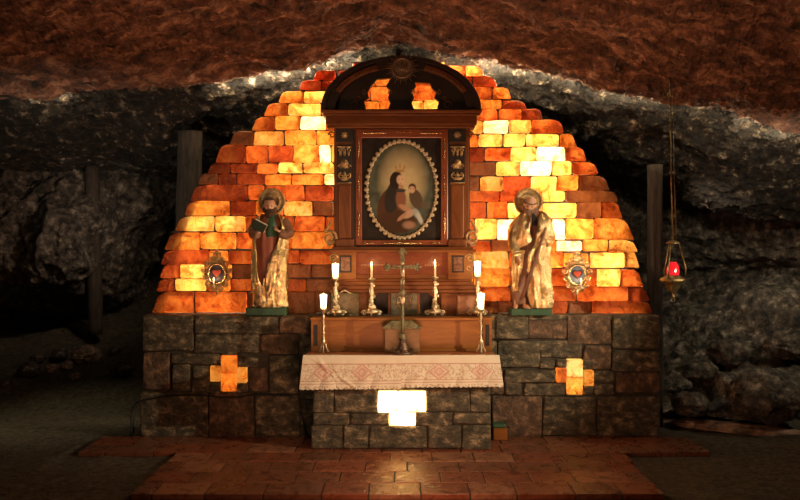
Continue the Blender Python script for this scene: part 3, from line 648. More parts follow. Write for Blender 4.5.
for s, xc in ((-1, 333), (1, 470)):
    q = W(xc, 258, .04); mb = MB(); mb.scroll((q[0], .05, q[2]), .05, 1.5, .010, -s, 0); mb.scroll((q[0] - s * .01, .05, q[2] - .11), .035, 1.2, .009, -s, PI); mb.build('scroll', M_oldgold, rt_, smooth=True)
for a, b, y0, y1, yf in ((329, 476, 249.5, 252.5, .0), (332, 473, 247, 249.7, .03)): pb('moulding', M_walh, a, b, y0, y1, yf, bevel=.006)
# main storey
pb('back_board', M_dark, 334, 470, 124, 248, .17)
for s, a in ((-1, 334), (1, 447)):
    pil = pb('pilaster', M_wal, a, a + 22, 127, 247.3, .11)
    pb('pilaster_shaft', M_wal, a + 4, a + 17, 185, 238, .085, .12, .01, pil)
    pb('pilaster_base', M_wal, a + 1, a + 20, 239, 247.2, .07, .13, .01, pil)
    pb('dark_side', M_dark, a + 18.5 if s < 0 else a - 1, a + 22.5 if s < 0 else a + 3, 130, 246, .10, .13, .002, pil)
    pb('carving_board', M_dark, a + 3, a + 18, 145, 183, .09, .12, .003, pil)
    pb('upper_block', M_dark, a + 2, a + 19, 127, 142, .08, .12, .004, pil)
    mb = MB(); xc = a + 10.5
    q = W(xc, 135, .07); mb.lathe([(.0, 0), (.03, .004), (.036, .012), (.0, .02)], (0, 0, 0), 6)
    mb = MB(); mb.ell((q[0], .075, q[2]), (.03, .012, .03), 8, 6)
    for k in range(8): mb.ell((q[0] + .032 * math.cos(k * PI / 4), .075, q[2] + .032 * math.sin(k * PI / 4)), (.011, .009, .011), 6, 5)
    mb.build('rosette', M_oldgold, pil, smooth=True)
    mb = MB(); q = W(xc, 148, .08)                        # carved gilt capital, hanging drop and urn
    mb.box(q[0] - .078, q[0] + .078, .065, .1, q[2] + .005, q[2] + .02)
    for e in (-1, 0, 1):
        mb.scroll((q[0] + e * .052, .078, q[2] - .02), .026, 1.2, .008, e or 1, PI / 2); mb.ell((q[0] + e * .045, .08, q[2] - .06), (.016, .014, .032), 8, 6)
    q = W(xc, 164, .08); mb.ell((q[0], .08, q[2]), (.045, .016, .055), 10, 8); mb.ell((q[0], .068, q[2] + .01), (.02, .016, .03), 8, 6)
    for e in (-1, 1): mb.scroll((q[0] + e * .04, .078, q[2] - .03), .03, 1.2, .008, e)
    q = W(xc, 176, .08)
    for e in (-1, 1): mb.scroll((q[0] + e * .036, .078, q[2] + .0), .036, 1.3, .009, -e, PI / 2)
    mb.ell((q[0], .076, q[2] - .03), (.05, .018, .024), 10, 6); mb.ell((q[0], .076, q[2] + .02), (.02, .016, .03), 8, 6)
    mb.box(q[0] - .078, q[0] + .078, .068, .1, q[2] - .082, q[2] - .07)
    mb.build('gilt_carving', M_oldgold, pil, smooth=True)
    # side volute at the foot of the pilaster
    xc = 330 if s < 0 else 472.5
    mb = MB(); q = W(xc, 238, .1); mb.scroll((q[0], .1, q[2]), .085, 1.7, .017, s, PI * .25, n=36)
    mb.tube([(q[0] - s * .02, .1, q[2] + .2), (q[0] + s * .015, .1, q[2] + .14), (q[0] + s * .06, .1, q[2] + .07)], [.008, .016, .016], 8)
    mb.scroll((q[0] + s * .0, .1, q[2] - .06), .05, 1.2, .014, -s, 0)
    mb.build('volute', M_oldgold, rt_, smooth=True)
    q = W(332 if s < 0 else 470, 135, .1); mb = MB(); mb.scroll((q[0], .1, q[2]), .04, 1.4, .012, s, 0); mb.build('bracket_scroll', M_wal, rt_, smooth=True)
# frame of the painting
fr = MB(); A = [(W(a, b, .09)[0], W(a, b, .09)[2]) for a, b in ((355.5, 245.5), (448, 245.5), (448, 129), (355.5, 129))]; B = [(W(a, b, .09)[0], W(a, b, .09)[2]) for a, b in ((362, 240), (441, 240), (441, 138), (362, 138))]
fr.prism(A, .085, .17, [B]); frame = fr.build('picture_frame', M_red, rt_, bevel=.01)
fr = MB(); A = [(W(a, b, .09)[0], W(a, b, .09)[2]) for a, b in ((360.5, 241), (442.5, 241), (442.5, 136.5), (360.5, 136.5))]
fr.prism(A, .10, .16, [B]); fr.build('inner_rim', M_dark, frame, bevel=.004)
mb = MB()
def gilt(px0, py0, px1, py1, n, yy=.08, r=.011):
    for i in range(n):
        t = (i + .5) / n; q = W(px0 + (px1 - px0) * t, py0 + (py1 - py0) * t, yy); e = 1 - abs(2 * t - 1) ** 2 * .6
        mb.ell((q[0], yy, q[2]), (1.5 * r * e * (1.6 if py0 == py1 else .7), 0.009, 1.5 * r * e * (.7 if py0 == py1 else 1.6)), 8, 5)
gilt(362, 133, 386, 133, 10); gilt(418, 133, 442, 133, 10); gilt(388, 132, 416, 132, 8, r=.007); gilt(383, 243.2, 421, 243.2, 14, r=.018); gilt(362, 243, 374, 243, 6); gilt(430, 243, 442, 243, 6)
for xx in (358.8, 444.6): gilt(xx, 137, xx, 160, 9); gilt(xx, 170, xx, 200, 10, r=.008); gilt(xx, 210, xx, 238, 9)
mb.build('gilt_leaves', M_gold, frame, smooth=True)
# painting
nu, nv = 132, 168; u = np.linspace(0, 1, nu); v = np.linspace(0, 1, nv); U, V_ = np.meshgrid(u, v, indexing='ij')
PX = 361 + U * 81; PY = 240 - V_ * 103
c = np.zeros((nu, nv, 3)) + np.array([.022, .016, .012]); c += .012 * fbm(np.stack([PX * .2, PY * .2, PX * 0], -1).reshape(-1, 3), 4, 1).reshape(nu, nv, 1)
def oval(cx, cy, rx, ry, rot=0):
    a = math.radians(rot); dx = PX - cx; dy = PY - cy; p = dx * math.cos(a) + dy * math.sin(a); q = -dx * math.sin(a) + dy * math.cos(a)
    return (p / rx) ** 2 + (q / ry) ** 2
def paint(mask, col, soft=.15): 
    global c
    k = np.clip((1 - mask) / soft, 0, 1)[:, :, None]; c = c * (1 - k) + np.array(col) * k
E = oval(401.5, 189, 34, 46)
glow_ = np.clip(1 - oval(403, 180, 27, 36), 0, 1)
nz = fbm(np.stack([PX * .18, PY * .18, PX * 0], -1).reshape(-1, 3), 4, 2).reshape(nu, nv)
base = np.array([.07, .08, .055])[None, None] * (1 + .6 * nz[:, :, None]) + glow_[:, :, None] * np.array([.48, .36, .17])
k = (E < 1)[:, :, None]; c = np.where(k, base, c)
paint(oval(380, 228, 20, 14) + (E > 1) * 9, (.03, .02, .012), .6)
paint(oval(390, 208, 13, 22, 12) + (E > 1) * 9, (.075, .032, .014)); paint(oval(397, 222, 22, 13) + (E > 1) * 9, (.06, .028, .013), .4)
paint(oval(393, 196, 8, 18, 14), (.028, .022, .018)); paint(oval(396, 180, 6.5, 9, 10), (.025, .013, .008)); paint(oval(401, 199, 6, 12), (.22, .09, .05), .5)
paint(oval(400.5, 180, 4.4, 5.8, -8), (.62, .42, .27), .5); paint(oval(401, 187, 3, 3), (.4, .24, .14), .5)
paint(oval(405, 208, 8, 3, 25), (.42, .22, .13), .5); paint(oval(416, 199, 6.5, 11, -20), (.09, .06, .035)); paint(oval(412.3, 187.5, 4.3, 4.6), (.06, .03, .015), .4); paint(oval(412, 189.6, 3.5, 4), (.55, .36, .23), .5)
paint(oval(409, 214, 8, 4, -30), (.45, .3, .2), .5); paint(oval(402, 217, 7, 2.2, -40), (.4, .22, .13), .5); paint(oval(417, 214, 7, 3.5, 60), (.3, .33, .32), .5); paint(oval(420, 219, 2.5, 8, -25), (.45, .45, .42), .5)
paint(oval(409, 225, 8, 5), (.34, .19, .12), .8); paint(oval(425, 205, 5, 3), (.1, .08, .05), .5)
paint(oval(401, 190.5, 5.5, 2), (.04, .04, .035), .4)
for dx in (-4, 0, 4): paint(oval(400 + dx, 167.5 - (1.5 if dx == 0 else 0), 1.2, 3.2, dx * 4), (.4, .24, .08), .5)
paint(oval(400, 171, 5, 1.6), (.38, .22, .07), .5)
for (ex, ey) in ((398.8, 179.2), (402.3, 179.2), (410.8, 189), (413.4, 189)): paint(oval(ex, ey, .7, .5), (.05, .03, .02), .6)
paint(oval(400.6, 183.2, 1.3, .6), (.35, .1, .07), .6)
Y = np.full_like(PX, .13); G = np.stack([(PX - 400) * (CAMD + .13) / FOC, Y, CAMZ + (250 - PY) * (CAMD + .13) / FOC], -1)
mb = MB(); mb.grid(G); L0 = nu * nv
M_paint = bpy.data.materials.new('oil_painting'); M_paint.use_nodes = True; nt = M_paint.node_tree; at = nt.nodes.new('ShaderNodeVertexColor'); at.layer_name = 'col'
nt.links.new(at.outputs[0], nt.nodes['Principled BSDF'].inputs['Base Color']); nt.nodes['Principled BSDF'].inputs['Roughness'].default_value = .6; nt.nodes['Principled BSDF'].inputs['Specular IOR Level'].default_value = .2
po = mb.build('painting', M_paint, rt_, fixn=False)
ca = po.data.color_attributes.new('col', 'FLOAT_COLOR', 'POINT'); ca.data.foreach_set('color', np.concatenate([np.clip(c, 0, 1), np.ones((nu, nv, 1))], -1).ravel())
so = po.modifiers.new('thick', 'SOLIDIFY'); so.thickness = .01; so.offset = -1
mb = MB(); n = 46                                         # oval garland of gilt leaves
for i in range(n):
    a = 2 * PI * i / n; q = W(401.7 + 35.3 * math.cos(a), 189.5 + 48.5 * math.sin(a), .115)
    mb.ell((q[0], .118, q[2]), (.030, .012, .026), 8, 6, rot=np.array([[math.cos(-a), 0, -math.sin(-a)], [0, 1, 0], [math.sin(-a), 0, math.cos(-a)]]))
    q = W(401.7 + 34.5 * math.cos(a + .07), 189.5 + 47.5 * math.sin(a + .07), .115); mb.ell((q[0], .112, q[2]), (.014, .012, .014), 6, 5)
mb.build('oval_garland', mat('pale_gilt', (.62, .5, .32), (.42, .32, .18), .45, .2, scale=25), rt_, smooth=True)
# cornice
for a, b, y0, y1, yf in ((327, 475, 124.5, 128, .05), (325.5, 477, 115.5, 124.5, .02), (323, 480, 112.5, 115.5, -.02), (320.5, 482, 109.5, 112.5, -.05)): pb('cornice', M_walh, a, b, y0, y1, yf, bevel=.008)
mb = MB()
for i in range(58): q = W(327 + i * 2.58, 120, .015); mb.box(q[0] - .006, q[0] + .006, .012, .03, q[2] - .04, q[2] + .04)
mb.build('fluted_band', M_walh, rt_)
# arched pediment
YP = .0
def arc(rx, ry, n=40, a0=0, a1=PI): return [(W(401 + rx * math.cos(a), 110 - ry * math.sin(a), YP)[0], W(401 + rx * math.cos(a), 110 - ry * math.sin(a), YP)[2]) for a in np.linspace(a0, a1, n)]
mb = MB(); mb.prism(arc(80, 54) + arc(75, 50)[::-1], YP - .03, YB - .02); mb.prism(arc(75, 50) + arc(66, 42)[::-1], YP, YB - .02)
mb.build('arched_moulding', M_dark, rt_, bevel=.006)
for a0, a1 in ((.42, 1.22), (PI - 1.22, PI - .42)):
    mb = MB(); mb.prism(arc(72, 47.5, 16, a0, a1) + arc(66, 42, 16, a0, a1)[::-1], YP - .02, YP + .02)
    pdm = mb.build('carved_band', M_walh, rt_, bevel=.006); mb = MB()
    for a in np.linspace(a0 + .04, a1 - .04, 17): q = W(401 + 69 * math.cos(a), 110 - 44.7 * math.sin(a), YP - .02); mb.ell((q[0], YP - .022, q[2]), (.012, .008, .02), 6, 5)
    mb.build('carved_leaves', mat('brown_gilt', (.2, .12, .06), (.1, .05, .03), .45, .4), pdm, smooth=True)
H1 = [(377, 79), (391, 78), (386, 86), (390, 90), (388, 98), (390.5, 103), (388, 109), (366, 109), (364, 101), (369, 98), (367.5, 92), (371, 86)]
H2 = [(415, 82), (430, 83), (432, 88), (437, 92), (434, 98), (439, 101), (437, 109), (414, 109), (411.5, 103), (414, 98), (412, 91), (416, 87)]
mb = MB(); o = arc(67, 43); o[0] = (o[0][0], o[0][1] + .003)
mb.prism(o, .10, .16, [[(W(a, b, .1)[0], W(a, b, .1)[2]) for a, b in H] for H in (H1, H2)]); mb.build('pediment_panel', M_dark, rt_)
M_bg = mat('brown_gilt_scroll', (.2, .12, .06), (.1, .05, .03), .45, .4)
for s in (-1, 1):
    for d in (12, 37):
        q = W(401.5 + s * d, 92, .09); mb = MB(); mb.scroll((q[0], .09, q[2]), .03, 1.3, .007, s * (1 if d < 20 else -1), PI / 2); mb.build('pediment_scroll', M_bg, rt_, smooth=True)
    q = W(401.5 + s * 46, 105, .09); mb = MB(); mb.scroll((q[0], .09, q[2]), .05, 1.4, .008, s, 0); mb.scroll((q[0] - s * .03, .09, q[2] + .07), .03, 1.2, .006, -s, 0); mb.build('pediment_scroll', M_bg, rt_, smooth=True)
# sunburst medallion with monogram
sb = thing('sunburst_medallion', 'dark round sunburst medallion with a monogram at the top of the pediment', 'medallion', W(402, 67, -.06))
q = W(402, 68, -.06); M_br = mat('dark_medallion', (.16, .12, .08), (.34, .25, .16), .4, .6, scale=20)
G = []
mb = MB(); a = np.linspace(0, 2 * PI, 40, endpoint=False)
disc = [(q[0] + .115 * math.cos(t), q[2] + .115 * math.sin(t)) for t in a]; mb.prism(disc, -.06, -.03); mb.build('disc', M_br, sb)
mb = MB(); mb.tube([(q[0] + .105 * math.cos(t), -.065, q[2] + .105 * math.sin(t)) for t in np.linspace(0, 2 * PI, 41)], .011, 6); mb.build('rim', M_br, sb, smooth=True)
mb = MB()
for k in range(34):
    t = 2 * PI * k / 34; r1 = .19 if k % 2 else .155; d = .012
    mb.prism([(q[0] + .11 * math.cos(t - .07), q[2] + .11 * math.sin(t - .07)), (q[0] + r1 * math.cos(t), q[2] + r1 * math.sin(t)), (q[0] + .11 * math.cos(t + .07), q[2] + .11 * math.sin(t + .07))], -.055, -.045)
mb.build('rays', M_br, sb)
mb = MB(); B3 = lambda pts: mb.tube([(q[0] + a_, -.068, q[2] + b_) for a_, b_ in pts], .006, 6)
B3([(-.055, -.045), (-.055, .045)]); B3([(-.055, .045), (0, -.03)]); B3([(0, -.03), (.055, .045)]); B3([(.055, .045), (.055, -.045)]); B3([(-.035, -.05), (0, .06)]); B3([(0, .06), (.035, -.05)]); B3([(-.02, -.012), (.02, -.012)])
mb.build('monogram', mat('medallion_letters', (.22, .16, .1), None, .4, .5), sb, smooth=True)
# ================================================================ candlesticks and candles
def stick(name, label, x, y, z, h, kind):
    t = thing(name, label, 'candlestick', (x, y, z), 'candlesticks on the altar')
    if kind == 'rear':
        mb = MB(); mb.lathe([(.055, .04), (.075, .055), (.06, .08), (.03, .10)], (x, y, z), 12, lobes=3, amp=.2)
        mb.build('base', M_brass, t, smooth=True)
        for a in (-PI / 2, PI / 6, PI * 5 / 6):
            mb = MB(); mb.scroll((x + .095 * math.cos(a), y + .06 * math.sin(a), z + .040), .031, 1.3, .010, 1, plane=a); mb.tube([(x + .03 * math.cos(a), y + .02 * math.sin(a), z + .07), (x + .09 * math.cos(a), y + .055 * math.sin(a), z + .068)], .012, 6)
            mb.build('foot', M_brass, t, smooth=True)
        mb = MB(); prof = [(.022, .08), (.04, .10), (.045, .12), (.025, .14), (.016, .16), (.026, .175), (.017, .19), (.020, h * .55), (.030, h * .62), (.02, h * .7), (.012, h * .8), (.02, h * .86), (.014, h * .9)]
        mb.lathe(prof, (x, y, z), 12, lobes=3, amp=.12)
        for k in range(7):
            zz = z + .1 + k * (h - .14) / 7; a = k * 2.1; rr_ = .034 - .002 * k; mb.ell((x + rr_ * math.cos(a), y + .8 * rr_ * math.sin(a), zz), (.018, .013, .024), 7, 5)
        mb.build('stem', M_brass, t, smooth=True)
    else:
        for a in (-PI / 2, PI / 6, PI * 5 / 6):
            c, s = math.cos(a), math.sin(a); mb = MB()
            mb.tube([(x + r * c, y + r * s, z + q) for r, q in ((.062, .008), (.05, .02), (.03, .06), (.016, .11))], [.010, .011, .009, .008], 8); mb.build('foot', M_brass, t, smooth=True)
        mb = MB(); mb.lathe([(.014, .095), (.024, .11), (.026, .125), (.013, .15), (.011, .2), (.019, .215), (.011, .23), (.010, h * .75), (.018, h * .8), (.012, h * .86), (.012, h * .92)], (x, y, z), 12)
        for k in range(5): zz = z + .12 + k * .055; a = k * 2.3; mb.ell((x + .013 * math.cos(a), y + .013 * math.sin(a), zz), (.011, .011, .016), 6, 5)
        mb.build('stem', M_brass, t, smooth=True)
    mb = MB(); mb.lathe([(.012, h * .9), (.035, h * .95), (.042, h * .97), (.036, h - .003), (.01, h)], (x, y, z), 16, lobes=5, amp=.06); mb.build('drip_pan', M_brass, t, smooth=True)
    return t
def taper(label, x, y, z, h):
    t = thing('candle', label, 'candle', (x, y, z), 'candles on the altar')
    mb = MB(); mb.lathe([(.013, 0), (.012, h * .96), (.006, h)], (x, y, z), 12); mb.build('wax_stick', M_wax, t, smooth=True)
    mb = MB(); mb.lathe([(.001, 0), (.009, .012), (.008, .024), (.001, .055)], (x, y, z + h + .002), 10); mb.build('flame', M_flame, t, smooth=True)
    lamp('candle_light', 'POINT', (x, y - .012, z + h + .03), 1.2, (1, .58, .25), .015)
def votive(label, x, y, z, h, pw):
    t = thing('candle', label, 'candle', (x, y, z), 'candles on the altar')
    mb = MB(); mb.lathe([(.026, 0), (.028, .004), (.037, h), (.033, h), (.03, h - .02)], (x, y, z), 18); mb.build('glass_shade', M_glow, t, smooth=True)
    mb = MB(); mb.lathe([(.001, 0), (.009, .01), (.001, .03)], (x, y, z + h - .015), 10); mb.build('flame', M_flame, t, smooth=True)
    lamp('candle_light', 'POINT', (x, y - .05, z + h * .6), pw, (1, .62, .3), .02)
RYc = -.13
def place(px, pytop, pybase, y, zbase): q = W(px, pytop, y); return q[0], q[2] - zbase
x, h = place(371.5, 278, 0, RYc, GZ); stick('candlestick', 'ornate candlestick with a slim taper on the step, left of the crucifix', x, y=RYc, z=GZ, h=h, kind='rear'); taper('slim lit taper candle left of the crucifix', x, RYc, GZ + h + .001, W(0, 266.5, RYc)[2] - GZ - h)
x, h = place(435, 276.5, 0, RYc, GZ); stick('candlestick', 'ornate candlestick with a slim taper on the step, right of the crucifix', x, RYc, GZ, h, 'rear'); taper('slim lit taper candle right of the crucifix', x, RYc, GZ + h + .001, W(0, 265, RYc)[2] - GZ - h)
x, h = place(335.5, 277.5, 0, RYc, GZ); stick('candlestick', 'tall ornate candlestick holding a glowing glass at the left end of the step', x, RYc, GZ, h, 'rear'); votive('glowing candle glass high on the left end of the wooden step', x, RYc, GZ + h + .001, W(0, 264, RYc)[2] - GZ - h, 2)
x, h = place(477.5, 275.5, 0, RYc, GZ); stick('candlestick', 'tall ornate candlestick holding a glowing glass at the right end of the step', x, RYc, GZ, h, 'rear'); votive('glowing candle glass high on the right end of the wooden step', x, RYc, GZ + h + .001, W(0, 261.5, RYc)[2] - GZ - h, 2)
FY = -.4
x, h = place(323.5, 308, 0, FY, zt); stick('candlestick', 'slender three legged candlestick on the altar top at the left front', x, FY, zt, h, 'front'); votive('glowing candle glass low at the left front of the altar', x, FY, zt + h + .001, W(0, 294.5, FY)[2] - zt - h, 2.2)
x, h = place(481, 308, 0, FY, zt); stick('candlestick', 'slender three legged candlestick on the altar top at the right front', x, FY, zt, h, 'front'); votive('brightest glowing candle glass low at the right front of the altar', x, FY, zt + h + .001, W(0, 293.5, FY)[2] - zt - h, 4)

# altar cards
def card(label, px0, px1, py0, mc, fm, tilt, scrolls):
    y = -.03; a = W(px0, 0, y)[0]; b = W(px1, 0, y)[0]; z1 = W(0, py0, y)[2]
    t = thing('altar_card', label, 'altar card', ((a + b) / 2, y, GZ))
    mb = MB(); mb.prism([(a, GZ + .002), (b, GZ + .002), (b, z1), (a, z1)], y - .012, y + .012, [[(a + .02, GZ + .025), (b - .02, GZ + .025), (b - .02, z1 - .02), (a + .02, z1 - .02)]]); mb.build('frame', fm, t, bevel=.004)
    mb = MB(); mb.box(a + .015, b - .015, y - .002, y + .006, GZ + .02, z1 - .015); mb.build('sheet', mc, t)
    if scrolls:
        mb = MB(); 
        mb.tube([((a + b) / 2 + r_, y - .012, z1 + .03 - abs(r_) * .5) for r_ in np.linspace(-.07, .07, 9)], [.005, .012, .005], 8)
        mb.build('crest', M_brass, t, smooth=True)
card('greenish framed altar card behind the candlestick at the left end of the step', 331, 359, 293, mat('card_sheet', (.12, .09, .045), (.3, .24, .14), .6, scale=9), M_gmetal, 0, True)
card('reddish brown framed altar card at the right end of the step', 456.5, 482, 294.5, mat('brown_card_sheet', (.28, .12, .06), (.42, .22, .12), .6, scale=7), M_walh, 0, False)

# ================================================================ statues
def loft(mb, rings, n=56, fold=0, kf=9, seed=0, m=0, a0=None, cap=True):
    R = np.array(rings, float); k = max(24, int((R[-1][0] - R[0][0]) / .012)); C = cr(R, np.linspace(0, 1, k))   # z, cx, cy, a, b
    th = np.linspace(0, 2 * PI, n, endpoint=False); G = np.zeros((n, k, 3))
    T, Zz = np.meshgrid(th, C[:, 0], indexing='ij')
    P = np.stack([np.cos(T) * 1.0 * kf / 6, np.sin(T) * 1.0 * kf / 6, Zz * 2.6], -1).reshape(-1, 3)
    F = (ridged(P, 3, seed) - .62).reshape(n, k) * fold
    G[:, :, 0] = C[:, 1] + (C[:, 3] + F) * np.cos(T); G[:, :, 1] = C[:, 2] + (C[:, 4] + F) * np.sin(T); G[:, :, 2] = Zz
    b = mb.n; mb.grid(G, m, wrap=True); mb.f.append(tuple(b + i * k for i in range(n))[::-1]); mb.m.append(m); mb.f.append(tuple(b + i * k + k - 1 for i in range(n))); mb.m.append(m)
def drape(mb, rings, n=110, fold=.04, seed=0, thick=.012, kf=12):
    # rings: z, cx, cy, a, b, start angle, end angle (degrees, measured round from the front, clockwise seen from above, through the back)
    R = np.array(rings, float); k = max(30, int(abs(R[-1][0] - R[0][0]) / .011)); C = cr(R, np.linspace(0, 1, k)); s = np.linspace(0, 1, n)
    def surf(off):
        G = np.zeros((n, k, 3)); T = np.radians(C[None, :, 5] + (C[:, 6] - C[:, 5])[None, :] * s[:, None]); Zz = np.repeat(C[None, :, 0], n, 0)
        P = np.stack([np.sin(T) * kf / 6 + Zz * .8, np.cos(T) * kf / 6, Zz * 2.8], -1).reshape(-1, 3)
        P2 = np.stack([np.sin(T) * 5 - Zz * 2.5, np.cos(T) * 5, Zz * 6], -1).reshape(-1, 3)
        F = (ridged(P, 2, seed) - .6).reshape(n, k) * fold * 1.5 + (ridged(P2, 2, seed + 5) - .6).reshape(n, k) * fold * .6
        G[:, :, 0] = C[None, :, 1] + (C[None, :, 3] + F + off) * np.sin(T); G[:, :, 1] = C[None, :, 2] - (C[None, :, 4] + F + off) * np.cos(T); G[:, :, 2] = Zz
        return G
    O = surf(0); I = surf(-thick); b = mb.n; mb.grid(O); b2 = mb.n; mb.grid(I, flip=True)
    def idx(base, i, j): return base + i * k + j
    for i in (0, n - 1):
        for j in range(k - 1): mb.f.append((idx(b, i, j), idx(b, i, j + 1), idx(b2, i, j + 1), idx(b2, i, j))); mb.m.append(0)
    for j in (0, k - 1):
        for i in range(n - 1): mb.f.append((idx(b, i, j), idx(b, i + 1, j), idx(b2, i + 1, j), idx(b2, i, j))); mb.m.append(0)
def rotm(rx=0, ry=0, rz=0):
    from mathutils import Euler
    return np.array(Euler((math.radians(rx), math.radians(ry), math.radians(rz)), 'XYZ').to_matrix())
def head(t, c, R, r=.078, beard=1.0, bald=False, hm=None):
    c = np.array(c)
    def face(V):
        x, y, z = V[:, 0].copy(), V[:, 1].copy(), V[:, 2].copy(); fr = np.clip(-y, 0, 1) ** 1.5
        g = lambda cx, cz, sx, sz: np.exp(-((x - cx) / sx) ** 2 - ((z - cz) / sz) ** 2)
        d = fr * (.30 * g(0, -.12, .10, .17) + .10 * g(0, .22, .5, .1) - .16 * g(.3, .06, .15, .11) - .16 * g(-.3, .06, .15, .11) + .06 * g(.42, -.22, .2, .2) + .06 * g(-.42, -.22, .2, .2) + .05 * g(0, -.45, .18, .06) - .04 * g(0, -.38, .2, .04) + .1 * g(0, -.75, .25, .2))
        jaw = 1 - .28 * np.clip(-z, 0, 1) ** 1.3
        return np.stack([x * jaw * .84, y * (1 + 0) * .98 - d, z * 1.12], 1)
    tf = lambda P: (np.asarray(P) * r) @ R.T + c
    mb = MB(); mb.ell(c, (r, r, r), 40, 30, rot=R, disp=face)
    for s in (-1, 1): mb.ell(tf((s * .84, .05, -.05)), (.012, .018, .022), 8, 6, rot=R)
    hd = mb.build('head', M_flesh, t, smooth=True)
    mb = MB()
    for s in (-1, 1): mb.ell(tf((s * .29, -.80, .06)), (.012, .008, .008), 8, 6, rot=R)
    mb.build('eyes', M_black, hd, smooth=True)
    mb = MB(); mb.ell(tf((0, -.93, -.42)), (.017, .008, .006), 8, 6, rot=R); mb.build('mouth', mat('painted_lips', (.25, .06, .04), None, .5), hd, smooth=True)
    # hair: cap round the back and sides, leaving the face open
    mb = MB()
    def hair(V):
        x, y, z = V[:, 0], V[:, 1], V[:, 2]; k = 1.13 + .1 * (ridged(V * 4, 3, 4) - .5)
        front = (y < -.15) & (z < (.74 if not bald else .2)); k = np.where(front, .80, k)
        if bald: k = np.where(z > .45, .9, k)
        return np.stack([x * k * .86, y * k, z * k * 1.12], 1)
    mb.ell(c, (r, r, r), 36, 28, rot=R, disp=hair)
    hm = hm or M_hair
    mb.build('hair', hm, hd, smooth=True)
    if beard:
        mb = MB(); rb = random.Random(3)
        for k in range(40):
            u = rb.uniform(-1, 1); v = rb.uniform(0, 1); w_ = 1 - .55 * v
            mb.ell(tf((u * .52 * w_, -.66 - .22 * (1 - u * u) * (1 - v * .3), -.55 - v * .85 * beard)), (.014, .014, .028), 6, 5, rot=R)
        for s in (-1, 1):
            for k in range(5): mb.ell(tf((s * (.66 - k * .06), -.42 - k * .08, -.25 - k * .13)), (.015, .016, .02), 6, 5, rot=R)
            mb.tube([tf((0, -1.02, -.33)), tf((s * .15, -.98, -.36)), tf((s * .28, -.85, -.46))], [.008, .009, .005], 6)
        mb.build('beard', hm, hd, smooth=True)
def hand(t, wrist, R, s=1.0, curl=.8, side=1, mt=None):
    # local: fingers along +x, palm facing -z, thumb towards +y*side
    w = np.array(wrist); tf = lambda P: (np.asarray(P, float) * s) @ R.T + w
    mb = MB(); mb.ell(tf((.032, 0, 0)), (.034 * s, .027 * s, .013 * s), 14, 10, rot=R)
    for k, (yo, L) in enumerate(((.019, .036), (.0065, .041), (-.0065, .038), (-.019, .030))):
        pts = []; p = np.array([.056, yo * side, 0.]); a = 0
        for q in range(4):
            pts.append(tf(p)); a += curl * .55; p = p + np.array([math.cos(a), 0, -math.sin(a)]) * L / 3 * 1.15
        mb.tube(pts, [.0075 * s, .007 * s, .0065 * s, .005 * s], 7)
    mb.tube([tf((.012, .018 * side, -.002)), tf((.030, .036 * side, -.008)), tf((.05, .036 * side, -.018)), tf((.062, .030 * side, -.026))], [.010 * s, .009 * s, .0075 * s, .006 * s], 7)
    return mb.build('hand', mt or M_flesh, t, smooth=True)
def sleeve(t, pts, rad, m, name='sleeve', fold=.012, seed=1):
    mb = MB(); P = cr(np.array(pts, float), np.linspace(0, 1, 22)); Rr = np.interp(np.linspace(0, 1, 22), np.linspace(0, 1, len(rad)), rad)
    v0 = mb.n; mb.tube(P, list(Rr), 18); V = mb.v[-1]; n = V.shape[0]; ce = np.repeat(P[None], 18, 0).reshape(-1, 3)
    d = V - ce; d /= np.linalg.norm(d, axis=1)[:, None] + 1e-9; mb.v[-1] = V + d * ((ridged(V * 16, 2, seed) - .6) * fold * 2)[:, None]
    return mb.build(name, m, t, smooth=True)
def halo(t, c, r, face_tilt=0):
    mb = MB(); P = [(0.001, -.004), (r * .5, -.004), (r * .52, -.010), (r * .56, -.010), (r * .58, -.003), (r * .84, -.003), (r * .86, -.012), (r * .95, -.012), (r, -.002), (r, .006), (.001, .006)]
    n = 48; a = np.linspace(0, 2 * PI, n, endpoint=False); Q = np.array(P); G = np.zeros((n, len(P), 3))
    G[:, :, 0] = c[0] + np.cos(a)[:, None] * Q[None, :, 0]; G[:, :, 2] = c[2] + np.sin(a)[:, None] * Q[None, :, 0]; G[:, :, 1] = c[1] + Q[None, :, 1]
    mb.grid(G, 0, wrap=True); return mb.build('halo', M_oldgold, t, smooth=True)
SZ = 1.354; SY = .08
def sx_(px): return W(px, 0, SY)[0]
def sz_(py): return W(0, py, SY)[2]
k_ = (CAMD + SY) / FOC                                    # metres per photo pixel at the statues
# ---- left saint
t = thing('saint_statue', 'bearded haloed saint statue in brown robe and gold cloak holding a book', 'statue', (sx_(269), SY, SZ))
mb = MB(); mb.box(sx_(248), sx_(287.5), SY - .14, SY + .12, SZ, SZ + .085); mb.build('plinth', M_green, t, bevel=.01)
z0 = SZ + .085; zs = lambda py: sz_(py)
mb = MB(); loft(mb, [(z0, sx_(269), SY, .17, .10), (zs(290), sx_(269), SY, .16, .10), (zs(265), sx_(268), SY - .01, .14, .10), (zs(245), sx_(268), SY - .01, .13, .10), (zs(232), sx_(269), SY, .14, .10), (zs(222), sx_(270), SY, .15, .09), (zs(217), sx_(270.5), SY, .11, .07), (zs(212), sx_(271), SY, .04, .045), (zs(206), sx_(271), SY, .035, .035)], fold=.04, seed=3)
mb.build('body_robe', M_robe, t, smooth=True)
mb = MB(); loft(mb, [(zs(237), sx_(272), SY - .04, .07, .075), (zs(230), sx_(271), SY - .03, .085, .08), (zs(222), sx_(271), SY - .015, .09, .085), (zs(215), sx_(271), SY - .01, .07, .06)], fold=.025, seed=5); mb.build('green_tunic', M_green, t, smooth=True)
